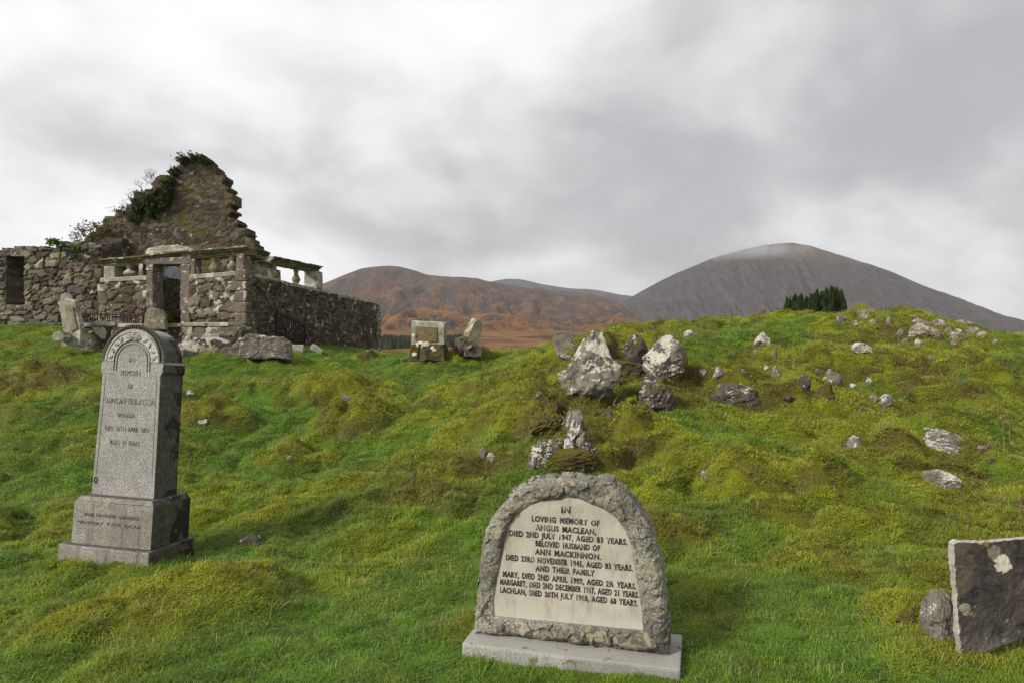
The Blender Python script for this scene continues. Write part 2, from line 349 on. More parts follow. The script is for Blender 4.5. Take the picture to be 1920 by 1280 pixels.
# ------------------------------------------------------------------ materials
class NT:
    def __init__(s, name, rough=.9):
        s.m = bpy.data.materials.new(name); s.m.use_nodes = True; s.t = s.m.node_tree; s.n = s.t.nodes; s.l = s.t.links
        s.b = s.n['Principled BSDF']; s.b.inputs['Roughness'].default_value = rough; s.b.inputs['Specular IOR Level'].default_value = .25
        s.out = s.n['Material Output']
        tc = s.n.new('ShaderNodeTexCoord'); s.obj = tc.outputs['Object']
        g = s.n.new('ShaderNodeNewGeometry'); s.pos = g.outputs['Position']; s.nor = g.outputs['Normal']
        s.coord = s.obj
    def put(s, sock, v):
        if isinstance(v, bpy.types.NodeSocket): s.l.new(v, sock)
        elif v is not None:
            if sock.type == 'RGBA' and len(v) == 3: v = tuple(v) + (1,)
            sock.default_value = v
    def noise(s, scale, det=6, rough=.6, dist=0, co=None, sc=None, col=False):
        n = s.n.new('ShaderNodeTexNoise'); n.inputs['Scale'].default_value = scale; n.inputs['Detail'].default_value = det
        n.inputs['Roughness'].default_value = rough; n.inputs['Distortion'].default_value = dist
        c = co or s.coord
        if sc: c = s.scale(c, sc)
        s.l.new(c, n.inputs['Vector']); return n.outputs['Color' if col else 'Fac']
    def vor(s, scale, co=None, feat='F1', sc=None, out='Distance'):
        n = s.n.new('ShaderNodeTexVoronoi'); n.feature = feat; n.inputs['Scale'].default_value = scale
        c = co or s.coord
        if sc: c = s.scale(c, sc)
        s.l.new(c, n.inputs['Vector']); return n.outputs[out]
    def scale(s, c, sc):
        m = s.n.new('ShaderNodeMapping'); m.inputs['Scale'].default_value = sc; s.l.new(c, m.inputs['Vector']); return m.outputs[0]
    def attr(s, name, typ='GEOMETRY'):
        a = s.n.new('ShaderNodeAttribute'); a.attribute_name = name; a.attribute_type = typ; return a.outputs['Fac']
    def ramp(s, f, a, b, lo=0., hi=1.):
        n = s.n.new('ShaderNodeMapRange'); n.interpolation_type = 'SMOOTHSTEP'
        for i, v in zip(('From Min', 'From Max', 'To Min', 'To Max'), (a, b, lo, hi)): s.put(n.inputs[i], v)
        s.put(n.inputs['Value'], f); return n.outputs[0]
    def math(s, op, a, b=None, clamp=False):
        n = s.n.new('ShaderNodeMath'); n.operation = op; n.use_clamp = clamp; s.put(n.inputs[0], a)
        if b is not None: s.put(n.inputs[1], b)
        return n.outputs[0]
    def mix(s, f, a, b, mode='MIX'):
        n = s.n.new('ShaderNodeMix'); n.data_type = 'RGBA'; n.blend_type = mode
        s.put(n.inputs[0], f); s.put(n.inputs[6], a); s.put(n.inputs[7], b); return n.outputs[2]
    def sep(s, v, k):
        n = s.n.new('ShaderNodeSeparateXYZ'); s.l.new(v, n.inputs[0]); return n.outputs[k]
    def bump(s, h, strength=.5, dist=.01):
        n = s.n.new('ShaderNodeBump'); n.inputs['Strength'].default_value = strength; n.inputs['Distance'].default_value = dist
        s.put(n.inputs['Height'], h); s.l.new(n.outputs[0], s.b.inputs['Normal'])
    def color(s, c): s.put(s.b.inputs['Base Color'], c)
    def hsv(s, c, val): 
        n = s.n.new('ShaderNodeHueSaturation'); s.put(n.inputs['Color'], c); s.put(n.inputs['Value'], val); return n.outputs[0]

GREEN = (.120, .285, .012); YELLOW = (.345, .365, .012); BROWN = (.150, .118, .022); DEEP = (.030, .085, .006)
def ground_material():
    t = NT('turf_and_moor', .95); t.coord = t.pos
    m = t.attr('moss'); b = t.attr('brown'); far = t.attr('far')
    n1 = t.noise(9, 8, .7); n2 = t.noise(60, 4, .7); n3 = t.noise(2.2, 5, .6)
    mm = t.math('ADD', m, t.ramp(n1, .3, .7, -.25, .25), True)
    c = t.mix(mm, tuple(v * .55 for v in GREEN), tuple(v * .6 for v in YELLOW))
    c = t.mix(t.math('ADD', b, t.ramp(n3, .5, .75, -.1, .35), True), c, tuple(v * .6 for v in BROWN))
    c = t.mix(t.ramp(n2, .35, .7, 0, .6), c, (.028, .022, .010))
    f1 = t.noise(.012, 8, .65); f2 = t.noise(.06, 6, .7); f3 = t.noise(.3, 4, .7)
    mc = t.mix(t.ramp(f1, .42, .58), (.095, .044, .014), (.210, .092, .022))
    mc = t.mix(t.ramp(f2, .55, .75), mc, (.07, .055, .030))
    mc = t.mix(t.ramp(f3, .5, .8, 0, .6), mc, (.05, .04, .025))
    t.color(t.mix(far, c, mc)); t.bump(t.math('ADD', n2, n1), .8, .03)
    return t.m
def moor_material(name, a, b, rock, streak=0, rk=(.52, .62), top=None, sc=1.0):
    t = NT(name, .95); t.coord = t.pos
    n1 = t.noise(.0028 * sc, 9, .68, .4); n2 = t.noise(.016 * sc, 8, .72, .3); n3 = t.noise(.006 * sc, 8, .7)
    c = t.mix(t.ramp(n1, .38, .62), a, b)
    c = t.mix(t.ramp(n2, .45, .62, 0, .75), c, tuple(v * .42 for v in a)); n4 = t.noise(.05 * sc, 5, .75); c = t.mix(t.ramp(n4, .52, .66, 0, .55), c, tuple(min(.5, v * 1.5) for v in b))
    st = t.noise(.02 * sc, 8, .75, .5, sc=(1, .22, .35))
    rf = t.ramp(t.math('ADD', t.math('MULTIPLY', n3, .6), t.math('MULTIPLY', st, .4)), rk[0], rk[1])
    c = t.mix(rf, c, rock)
    if streak:
        s2 = t.noise(.035 * sc, 9, .75, .8, sc=(1, .12, .2)); s3 = t.noise(.009 * sc, 6, .7, 1.2, sc=(1, .2, .3))
        c = t.mix(t.ramp(s3, .45, .60, 0, .8), c, (.098, .082, .084))
        c = t.mix(t.ramp(s2, .46, .60, 0, .85), c, (.030, .028, .031)); s4 = t.noise(.05 * sc, 7, .75, .4, sc=(1, .07, .12)); c = t.mix(t.ramp(s4, .54, .66, 0, .6), c, (.145, .135, .135))
    if top:
        z = t.sep(t.pos, 2)
        c = t.mix(t.math('MULTIPLY', t.ramp(z, top[0], top[1]), t.ramp(n2, .3, .6)), c, top[2])
    t.color(c); t.bump(t.math('ADD', n2, st), 1.0, 24)
    return t.m
def rock_material(name, dark, pale, lich, lichen_amt=.55, moss_amt=.5, lsc=5, white=(.52, .50, .44), moss=(.070, .062, .010), speck=0.5):
    t = NT(name, .92)
    geo_off = t.n.new('ShaderNodeObjectInfo'); rnd = geo_off.outputs['Random']
    va = t.n.new('ShaderNodeVectorMath'); va.operation = 'ADD'; t.l.new(t.pos, va.inputs[0])
    cb = t.n.new('ShaderNodeCombineXYZ'); t.l.new(t.math('MULTIPLY', rnd, 40), cb.inputs[0]); t.l.new(cb.outputs[0], va.inputs[1])
    t.coord = va.outputs[0]
    n1 = t.noise(5, 8, .7, .3); n2 = t.noise(22, 7, .75); n3 = t.noise(70, 4, .7)
    c = t.mix(t.ramp(n1, .32, .66), dark, pale)
    c = t.mix(t.ramp(n2, .45, .68, 0, .75), c, tuple(v * .42 for v in dark))
    c = t.mix(t.ramp(n3, .58, .70, 0, speck), c, tuple(min(.6, v * 1.9) for v in pale))
    nz = t.sep(t.nor, 2)
    l = t.noise(lsc, 8, .62, .2)
    lf = t.math('ADD', t.math('ADD', l, t.math('MULTIPLY', t.math('SUBTRACT', n2, .5), .16)), t.math('MULTIPLY', nz, .20))
    thr = .79 - .24 * lichen_amt
    c = t.mix(t.ramp(lf, thr, thr + .025, 0, lich), c, t.mix(t.ramp(n2, .3, .75), white, tuple(v * .72 for v in white)))
    mo = t.noise(4.5, 6, .65, .3)
    mf = t.math('ADD', t.math('MULTIPLY', nz, .25), mo)
    th = .98 - .52 * moss_amt
    c = t.mix(t.ramp(mf, th, th + .05), c, t.mix(t.ramp(n2, .35, .65), moss, (moss[0] * 1.5, moss[1] * 1.35, moss[2])))
    t.color(c); t.bump(t.math('ADD', t.math('MULTIPLY', n2, .6), t.math('MULTIPLY', n3, .4)), .9, .015)
    return t.m
def masonry_material(name, dark, mid, buff, lich, moss_amt, brown=.45, white=(.50, .48, .41), lsc=3.2):
    t = NT(name, .95); t.coord = t.pos
    st = t.attr('stone'); mo = t.attr('mort')
    n1 = t.noise(1.4, 6, .65, .3); n2 = t.noise(9, 8, .75); n3 = t.noise(30, 5, .75)
    c = t.mix(t.ramp(st, .15, .6), dark, mid); c = t.mix(t.ramp(st, .72, .95), c, buff)
    c = t.mix(t.ramp(n2, .4, .72, 0, .7), c, tuple(v * .45 for v in dark))
    c = t.mix(t.ramp(n1, .42, .62, 0, brown), c, (.062, .040, .024))
    c = t.mix(t.math('MULTIPLY', mo, t.ramp(n2, .3, .7, .25, .9)), c, (.040, .032, .020))
    c = t.mix(t.ramp(n3, .58, .72, 0, .5), c, (.20, .18, .14))
    ms = t.noise(2.1, 7, .7, .2, sc=(1, 1, 1))
    c = t.mix(t.ramp(ms, .66 - .2 * moss_amt, .74 - .2 * moss_amt, 0, .85), c, t.mix(n2, (.045, .050, .010), (.13, .115, .020)))
    l = t.noise(lsc, 5, .5, .4); l2 = t.noise(11, 3, .5)
    lf = t.math('MAXIMUM', t.ramp(l, .74 - .2 * lich, .755 - .2 * lich), t.ramp(l2, .72 - .07 * lich, .735 - .07 * lich))
    c = t.mix(t.math('MULTIPLY', lf, .9), c, t.mix(t.ramp(n2, .3, .7), white, tuple(v * .7 for v in white)))
    t.color(c); t.bump(t.math('ADD', t.math('MULTIPLY', n2, .7), t.math('MULTIPLY', n3, .4)), 1.0, .03)
    return t.m
def granite_material(name, a, b, grain=260, stain=.4, top=(.09, .08, .07), patch=None, streak=0):
    t = NT(name, .8)
    v = t.vor(grain, out='Color'); g = t.sep(v, 0)
    n1 = t.noise(3, 6, .6); n2 = t.noise(25, 6, .75); n0 = t.noise(grain * .55, 3, .8)
    c = t.mix(t.ramp(g, .1, .9), a, b)
    c = t.mix(t.ramp(n0, .5, .62, 0, .5), c, tuple(v * .35 for v in a))
    c = t.mix(t.ramp(n1, .40, .65, 0, stain), c, tuple(v * .62 for v in a))
    c = t.mix(t.ramp(n2, .58, .72, 0, .35), c, tuple(v * .4 for v in a))
    if streak:
        s = t.noise(14, 5, .7, .1, sc=(1, 1, .08)); c = t.mix(t.ramp(s, .48, .68, 0, streak), c, tuple(v * .3 for v in a))
    nz = t.sep(t.nor, 2)
    c = t.mix(t.math('MULTIPLY', t.ramp(nz, .6, .9), t.ramp(n2, .3, .6, .35, .95)), c, top)
    if patch:
        p = t.noise(patch[0], 5, .55, .3); c = t.mix(t.ramp(p, patch[1], patch[1] + .03, 0, .9), c, patch[2])
    t.color(c); t.bump(t.math('ADD', t.math('MULTIPLY', g, .4), n2), .35, .004)
    return t.m
def plain(name, c, rough=.8, var=.5, sc=12, metal=0):
    t = NT(name, rough); n = t.noise(sc, 6, .7)
    t.color(t.mix(t.ramp(n, .3, .7), c, tuple(v * (1 - var) for v in c))); t.b.inputs['Metallic'].default_value = metal
    t.bump(n, .4, .01); return t.m

M = {}
M['ground'] = ground_material()
M['pale'] = rock_material('pale_lichened_rock', (.13, .12, .105), (.25, .23, .20), .9, .95, .50, 3.6)
M['white'] = rock_material('white_lichened_rock', (.10, .09, .08), (.24, .215, .19), .95, 1.02, .45, 4.0, white=(.50, .465, .39))
M['grey'] = rock_material('grey_rock', (.095, .085, .070), (.225, .20, .165), .9, .60, .54, 6)
M['dark'] = rock_material('dark_rock', (.046, .040, .033), (.135, .118, .098), .85, .50, .62, 7)
M['mossy'] = rock_material('mossy_rock', (.040, .034, .026), (.105, .088, .070), .7, .38, .95, 8)
M['buff'] = rock_material('buff_rock', (.15, .125, .09), (.30, .26, .19), .8, .5, .55, 6)
M['masonry'] = masonry_material('rubble_masonry', (.085, .074, .060), (.185, .162, .128), (.31, .27, .20), .45, .35)
M['gable'] = masonry_material('gable_masonry', (.062, .050, .038), (.120, .100, .076), (.20, .175, .14), .30, .62, .6)
M['front'] = masonry_material('enclosure_masonry', (.085, .070, .052), (.19, .158, .118), (.31, .26, .185), .75, .55, .5)
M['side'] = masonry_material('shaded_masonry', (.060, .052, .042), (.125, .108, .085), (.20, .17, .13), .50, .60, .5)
M['kerbwall'] = masonry_material('lichened_masonry', (.070, .058, .045), (.16, .14, .11), (.28, .25, .19), .95, .5, .3, lsc=2.2)
M['ashlar'] = rock_material('lichened_ashlar', (.105, .085, .068), (.20, .165, .13), .95, .85, .30, 6, white=(.55, .52, .44))
M['coping'] = rock_material('lichened_coping', (.20, .19, .15), (.36, .34, .27), .95, 1.0, .40, 4, white=(.52, .50, .42))
M['cornice'] = rock_material('weathered_cornice', (.085, .070, .045), (.20, .175, .11), .95, .88, .32, 5, white=(.50, .50, .40))
M['balust'] = rock_material('baluster_stone', (.14, .12, .085), (.27, .24, .17), .9, .62, .3, 7, white=(.50, .49, .41))
M['slate'] = plain('blue_slate', (.085, .10, .125), .7, .35, 6)
M['rust'] = plain('rusty_iron', (.050, .026, .018), .9, .55, 30)
M['ochre'] = rock_material('ochre_panel', (.13, .10, .045), (.20, .16, .075), .3, .2, .1, 5)
M['bark'] = plain('bark', (.05, .038, .028), .95, .4, 8)
M['paletwig'] = plain('pale_twig', (.26, .19, .13), .95, .4, 8)

# leaf-like material
def leaf_material(name, a, b, dead=None, tr=.25):
    t = NT(name, .8); t.b.inputs['Specular IOR Level'].default_value = .15
    r = t.attr('rnd')
    c = t.mix(r, a, b)
    if dead: c = t.mix(t.ramp(r, .9, .97), c, dead)
    t.color(c)
    d = t.n.new('ShaderNodeBsdfTranslucent'); t.put(d.inputs[0], c)
    mx = t.n.new('ShaderNodeMixShader'); mx.inputs[0].default_value = tr
    t.l.new(t.b.outputs[0], mx.inputs[1]); t.l.new(d.outputs[0], mx.inputs[2]); t.l.new(mx.outputs[0], t.out.inputs[0])
    return t.m
M['ivy'] = leaf_material('ivy_leaves', (.018, .028, .010), (.060, .082, .028))
M['scrub'] = leaf_material('scrub_leaves', (.05, .06, .012), (.15, .14, .035), (.22, .14, .07))
M['fresh'] = leaf_material('fresh_leaves', (.05, .11, .015), (.12, .20, .03))
M['yew'] = leaf_material('conifer_foliage', (.012, .024, .008), (.055, .075, .026))
M['dry'] = leaf_material('dry_stem', (.13, .085, .045), (.26, .20, .11))

def grass_material():
    t = NT('grass_blades', .48); t.b.inputs['Specular IOR Level'].default_value = .5
    m = t.attr('moss', 'INSTANCER'); b = t.attr('brown', 'INSTANCER'); r = t.attr('rnd', 'INSTANCER'); bl = t.attr('bl'); tip = t.attr('tip')
    mm = t.math('ADD', m, t.math('MULTIPLY', t.math('SUBTRACT', t.math('MULTIPLY', bl, t.math('ADD', r, .5)), .5), .45), True)
    c = t.mix(mm, GREEN, YELLOW)
    c = t.mix(t.ramp(r, 0, .35, .55, 0), c, DEEP)
    c = t.mix(t.math('ADD', b, t.math('MULTIPLY', t.math('SUBTRACT', bl, .5), .5), True), c, BROWN)
    c = t.mix(t.ramp(bl, .935, .95, 0, .8), c, (.34, .27, .13))
    c = t.mix(t.math('MULTIPLY', tip, .3), c, (.30, .32, .07)); c = t.hsv(c, t.math('ADD', .55, t.math('MULTIPLY', t.math('FRACT', t.math('MULTIPLY', r, 37.7)), .9)))
    t.color(c)
    d = t.n.new('ShaderNodeBsdfTranslucent'); t.put(d.inputs[0], c)
    mx = t.n.new('ShaderNodeMixShader'); mx.inputs[0].default_value = .34
    t.l.new(t.b.outputs[0], mx.inputs[1]); t.l.new(d.outputs[0], mx.inputs[2]); t.l.new(mx.outputs[0], t.out.inputs[0])
    return t.m
M['grass'] = grass_material()

# ------------------------------------------------------------------ ground sheet
def graded(a, b, step, lo, hi, g=1.07):
    mid = list(np.arange(a, b, step)); s = step; x = mid[-1]; up = []
    while x < hi: s *= g; x += s; up.append(x)
    s = step; x = a; dn = []
    while x > lo: s *= g; x -= s; dn.append(x)
    return np.array(dn[::-1] + mid + up)
gx = graded(-12.5, 12.5, .06, -5000, 5000); gy = graded(2.0, 20, .055, -60, 6000)
X, Yg = np.meshgrid(gx, gy); Z = ground_h(X.ravel(), Yg.ravel())
nx, ny = len(gx), len(gy)
idx = np.arange(nx * ny).reshape(ny, nx)
fc = np.stack([idx[:-1, :-1], idx[:-1, 1:], idx[1:, 1:], idx[1:, :-1]], -1).reshape(-1, 4)
mo_, br_ = tint_fields(X.ravel(), Yg.ravel())
far_ = np.maximum(ss(32, 60, Yg.ravel()), np.maximum(ss(26, 50, X.ravel()), ss(30, 60, -X.ravel())))
g = mk('ground', np.c_[X.ravel(), Yg.ravel(), Z], fc, M['ground'], None, True, {'moss': mo_, 'brown': br_, 'far': far_})
tag(g, kind='structure')

# ------------------------------------------------------------------ hills
def hill(name, D, sil, Wf, Wb, base, mat, seed, amp, gully=0, gl=60, step=10, ext=200, pw=1.08):
    us = np.array([p[0] for p in sil], float); vs_ = np.array([p[1] for p in sil], float)
    xs = np.arange((us[0] - 960) / F * D, (us[-1] - 960) / F * D, step)
    u = xs / D * F + 960
    H = CAMZ - (np.interp(u, us, vs_) - 640) / F * D
    H = H + amp * .05 * fbm(xs / 45, xs * 0 + seed, seed, 4) * np.clip(H / H.max(), 0, 1); k = np.ones(3) / 3; H = np.convolve(np.pad(H, 1, 'edge'), k, 'valid')
    ys = np.r_[np.arange(D - Wf, D, step * 1.2), D, np.arange(D + step * 2, D + Wb, step * 4)]
    XX, YY = np.meshgrid(xs, ys); HH = np.tile(H, (len(ys), 1))
    t = np.where(YY <= D, 1 - (D - YY) / Wf, 1 - (YY - D) / Wb)
    sh = np.clip(t, 0, 1) ** pw
    z = base + (HH - base) * sh
    env = np.clip((1 - t) * 5, 0, 1) * np.clip(t * 4, 0, 1)
    env = env * np.clip(HH / max(1, H.max()), 0, 1) ** 1.5; z = z + env * amp * fbm(XX / 260, YY / 260, seed, 6, .52)
    if gully:
        wv = 25 * fbm(XX / 300, YY / 300, seed + 5, 3)
        z = z - env * gully * (1 - np.abs(fbm((XX + wv) / gl, YY / (gl * 6), seed + 9, 4))) ** 2
    n1, n2 = len(xs), len(ys); ii = np.arange(n1 * n2).reshape(n2, n1)
    f = np.stack([ii[:-1, :-1], ii[:-1, 1:], ii[1:, 1:], ii[1:, :-1]], -1).reshape(-1, 4)
    o = mk(name, np.c_[XX.ravel(), YY.ravel(), z.ravel()], f, mat, None, True)
    return tag(o, kind='structure')
M['hillL'] = moor_material('brown_moor_hill', (.130, .082, .050), (.265, .128, .056), (.070, .060, .060), rk=(.48, .54), sc=2.4, top=(120, 260, (.085, .068, .055)))
M['foot'] = moor_material('russet_moor_hill', (.26, .118, .034), (.38, .175, .045), (.060, .048, .046), rk=(.505, .545), sc=2.6)
M['moor'] = moor_material('russet_moor', (.155, .068, .026), (.235, .102, .032), (.055, .042, .030), rk=(.54, .62), sc=4.5)
M['hillF'] = moor_material('grey_far_hill', (.075, .072, .072), (.10, .09, .085), (.06, .06, .062))
M['hillR'] = moor_material('scree_hill', (.054, .055, .058), (.082, .077, .078), (.040, .040, .044), streak=1, top=(290, 400, (.15, .125, .085)), sc=1.9)
hill('hill', 2400, [(330,640),(420,612),(500,580),(560,552),(600,535),(625,524),(680,503),(712,499),(735,498),(765,503),(800,515),(850,520),(900,523),(940,532),(980,538),(1040,545),(1090,549),(1130,557),(1165,572),(1195,588),(1225,606),(1260,625),(1310,650)],
     1150, 900, -14, M['hillL'], 101, 95, 40, 45, 8)
hill('hill', 820, [(560,668),(660,655),(720,650),(790,643),(850,634),(900,630),(960,633),(1020,628),(1070,630),(1130,624),(1200,628),(1270,634),(1340,645),(1400,662)],
     330, 260, -16, M['moor'], 191, 26, 6, 22, 2.5)
hill('hill', 1350, [(560,660),(640,640),(690,622),(712,606),(735,588),(755,578),(800,580),(840,582),(870,589),(900,590),(925,588),(952,588),(985,595),(1020,604),(1060,608),(1085,602),(1120,596),(1150,594),(1180,598),(1210,606),(1240,618),(1290,640),(1340,655)],
     620, 500, -14, M['foot'], 131, 52, 20, 40, 4)
hill('hill', 4200, [(820,600),(880,545),(920,528),(950,523),(975,523),(1010,532),(1060,540),(1120,544),(1160,552),(1190,556),(1230,552),(1290,600)],
     1400, 900, -14, M['hillF'], 151, 90, 30, 70, 16)
hill('hill', 3000, [(1080,650),(1130,600),(1170,566),(1200,548),(1240,526),(1270,512),(1300,499),(1330,487),(1360,477),(1400,467),(1430,460),(1460,457),(1490,456),(1520,461),(1560,474),(1600,486),(1640,499),(1680,513),(1720,531),(1755,545),(1775,550),(1790,562),(1825,578),(1870,598),(1920,620),(1980,645),(2060,670)],
     760, 1000, -14, M['hillR'], 171, 60, 55, 42, 6, pw=1.0)

# ------------------------------------------------------------------ masonry
def rubble_wall(name, fr, s0, s1, top, bot, thick, mat, parent, cw=.38, ch=.22, seed=1, res=.05, holes=(), bulge=.05, off=0., ragged=True):
    """random rubble wall along frame fr: whole stones are kept or dropped at the top and at the holes"""
    zs_ = [top(s) for s in np.linspace(s0, s1, 60)]; zb = min(bot(s) for s in np.linspace(s0, s1, 20)); zt = max(zs_) + ch
    ns = int((s1 - s0) / res) + 1; nz = int((zt - zb) / res) + 1
    s = np.linspace(s0, s1, ns); z = np.linspace(zb, zt, nz)
    SS, ZZ = np.meshgrid(s, z)
    def cells(SS, ZZ, sd):
        a = SS / cw + .45 * vn(SS * 2.2, ZZ * .9, sd + 7) + .12 * vn(SS * 8, ZZ * 8, sd + 9); b = ZZ / ch + .30 * vn(SS * .9, ZZ * 2.4, sd + 8) + .12 * vn(SS * 8, ZZ * 8, sd + 6)
        ib = np.floor(b)
        f1 = np.full(SS.shape, 9.); f2 = np.full(SS.shape, 9.); ci = np.zeros(SS.shape); cs = np.zeros(SS.shape); cz = np.zeros(SS.shape)
        for dj in (-1, 0, 1):
            jb = ib + dj; sh = (jb % 2) * .5 + .3 * _hash(jb, jb * 0, sd)
            ia = np.floor(a - sh)
            for di in (-1, 0, 1):
                ja = ia + di
                px_ = ja + .5 + (_hash(ja, jb, sd + 1) - .5) * .85 + sh; pz_ = jb + .5 + (_hash(ja, jb, sd + 2) - .5) * .9
                d = np.maximum(np.abs(a - px_), np.abs(b - pz_)) * .55 + np.hypot(a - px_, b - pz_) * .45
                cl = d < f1
                f2 = np.where(cl, f1, np.minimum(f2, d)); ci = np.where(cl, _hash(ja, jb, sd + 3), ci)
                cs = np.where(cl, px_ * cw, cs); cz = np.where(cl, pz_ * ch, cz); f1 = np.where(cl, d, f1)
        return f2 - f1, ci, cs, cz
    e, cid, cs, cz = cells(SS, ZZ, seed)
    mort = 1 - ss(.02, .15, e)
    bump = ss(0, .28, e) * bulge + (cid - .5) * bulge * .8 + .018 * fbm(SS * 6, ZZ * 6, seed + 4, 3)
    fs_, fz_ = (SS[:-1, :-1] + res / 2), (ZZ[:-1, :-1] + res / 2)
    _, _, fcs, fcz = cells(fs_, fz_, seed)
    tp = np.vectorize(top)
    keep = (fcz < tp(np.clip(fcs, s0, s1))) if ragged else (fz_ < tp(fs_))
    for h0, h1, hz0, hz1 in holes:
        keep &= ~((fs_ > h0) & (fs_ < h1) & (fz_ > hz0) & (fz_ < hz1))
    lx, lz = SS, ZZ
    nrm = (-fr.s, fr.c) # pointing away from camera side when c>0
    sgn = 1
    vf = np.stack([lx, -thick / 2 - bump, lz], -1).reshape(-1, 3)
    e2, cid2, _, _ = cells(SS, ZZ, seed + 50)
    vb = np.stack([lx, thick / 2 + ss(0, .28, e2) * bulge, lz], -1).reshape(-1, 3)
    n = ns * nz; ii = np.arange(n).reshape(nz, ns)
    faces = []
    K = keep
    for j in range(nz - 1):
        for i in range(ns - 1):
            if not K[j, i]: continue
            a, b, c, d = ii[j, i], ii[j, i + 1], ii[j + 1, i + 1], ii[j + 1, i]
            faces.append((a, b, c, d)); faces.append((a + n, d + n, c + n, b + n))
            if i == 0 or not K[j, i - 1]: faces.append((a, d, d + n, a + n))
            if i == ns - 2 or not K[j, i + 1]: faces.append((b, b + n, c + n, c))
            if j == nz - 2 or not K[j + 1, i]: faces.append((d, c, c + n, d + n))
            if j == 0 or not K[j - 1, i]: faces.append((a, a + n, b + n, b))
    V = np.r_[vf, vb]
    # world placement
    W = np.empty_like(V)
    yy = V[:, 1] + off
    W[:, 0] = fr.x + fr.c * V[:, 0] - fr.s * yy; W[:, 1] = fr.y + fr.s * V[:, 0] + fr.c * yy; W[:, 2] = V[:, 2]
    st = np.r_[cid.ravel(), cid2.ravel()]; mt = np.r_[mort.ravel(), (1 - ss(.03, .2, e2)).ravel()]
    used = np.zeros(len(W), bool); used[np.unique(np.concatenate([np.array(f) for f in faces]))] = True
    mp = np.cumsum(used) - 1
    o = mk(name, W[used], [tuple(int(mp[k]) for k in f) for f in faces], mat, None, False, {'stone': st[used], 'mort': mt[used]})
    if parent: o.parent = parent; o.matrix_parent_inverse = Matrix.Translation(parent.location).inverted()
    return o
def interp(pts):
    xs = [p[0] for p in pts]; zs = [p[1] for p in pts]
    return lambda s: float(np.interp(s, xs, zs))
def in_world(o, parent):
    o.parent = parent; o.matrix_parent_inverse = (Matrix.Translation(parent.location) @ parent.rotation_euler.to_matrix().to_4x4()).inverted(); return o

church = empty('ruined_church', (-11, 20.5, 1.8))
tag(church, 'roofless stone church ruin with ivy-grown pointed gable and long low side wall', 'ruin')
G = Frame(-12, 21.6, 1, .02)
gp = G.poly([(150,462),(168,446),(176,436),(210,408),(240,384),(270,360),(300,336),(325,316),(340,299),(356,292),(372,291),(395,303),(406,320),(412,342),(424,358),(438,378),(436,392),(446,408),(456,424),(466,440),(478,455),(488,474),(500,492),(512,510)])
rubble_wall('gable_wall', G, gp[0][0], gp[-1][0], interp(gp), lambda s: 1.2, .75, M['gable'], church, .27, .18, 3, .045, bulge=.02, off=.37)
NW = Frame(-12.2, 20.4, 1, 0)
np_ = NW.poly([(-260,480),(-60,474),(0,470),(25,465),(50,467),(62,462),(90,465),(120,460),(150,455),(178,449),(192,452)])
w0 = NW.px(14, 572); w1 = NW.px(48, 480)
nw = rubble_wall('nave_wall', NW, np_[0][0], np_[-1][0], interp(np_), lambda s: 1.2, .8, M['masonry'], church, .32, .20, 9, .05, holes=[(w0[0], w1[0], w0[1], w1[1])], bulge=.06, off=.4)
b_ = block_bm(w1[0] - w0[0] + .5, .84, .17, .02, 2, .02, 4); o = obm('lintel', b_, M['grey'], None)
o.location = (NW.x + (w0[0] + w1[0]) / 2, NW.y + .38, w1[1]); in_world(o, nw)
b_ = block_bm(w1[0] - w0[0] + .3, .86, .12, .02, 2, .02, 5); o = obm('sill', b_, M['grey'], None)
o.location = (NW.x + (w0[0] + w1[0]) / 2, NW.y + .38, w0[1] - .12); in_world(o, nw)
FW = Frame(-12.2, 27.5, 1, 0)
rubble_wall('nave_wall', FW, -10, 2.5, interp([(-10, 4.7), (2.5, 4.6)]), lambda s: 1.0, .8, M['masonry'], church, .42, .27, 19, .09)
# corner return that ties the nave wall to the gable
RW = Frame(NW.x + np_[-1][0] - .35, 20.4, .02, 1)
rubble_wall('return_wall', RW, .3, 1.4, interp([(.3, 4.5), (1.4, 4.9)]), lambda s: 1.2, .7, M['masonry'], church, .38, .24, 23, .06)

# ---- burial enclosure in front of the gable
C0 = (-6.64, 17.0)
FR = Frame(C0[0] - .995 * 3.9, C0[1] + .1 * 3.9, .995, -.1)      # front, left end -> corner
SD = Frame(C0[0], C0[1], .1, .995)                                # side, corner -> back
enc = empty('burial_enclosure', (C0[0], C0[1], 1.6))
tag(enc, 'walled burial enclosure with doorway, cornice and broken balustrade against the gable', 'enclosure')
LF = FR.px(460, 510)[0]
led = FR.poly([(190, 524), (268, 520), (350, 522), (366, 518), (460, 510)])
dL, dR = FR.px(287, 600)[0], FR.px(340, 600)[0]; dTop = FR.px(313, 496)[1]
rubble_wall('front_wall', FR, 0, LF - .02, interp([(a, b - .06) for a, b in led]), lambda s: 1.2, .42, M['front'], enc, .33, .20, 31, .045,
            holes=[(dL - .13, dR + .22, 1.95, 9)], ragged=False, bulge=.04, off=.21)
far_s = SD.px(712, 600)[0]
sdtop = interp([(0, SD.px(462, 512)[1]), (far_s, SD.px(712, 570)[1])])
rubble_wall('side_wall', SD, .03, far_s, lambda s: sdtop(s) - .06, lambda s: .7, .42, M['side'], enc, .25, .16, 37, .055, ragged=False, bulge=.06, off=.21)
# back wall joining gable
BK = Frame(SD.x + SD.c * far_s, SD.y + SD.s * far_s, -1, .05)
rubble_wall('back_wall', BK, .1, 5.5, lambda s: 3.05, lambda s: .9, .42, M['side'], enc, .36, .22, 41, .09, ragged=False, off=-.21)
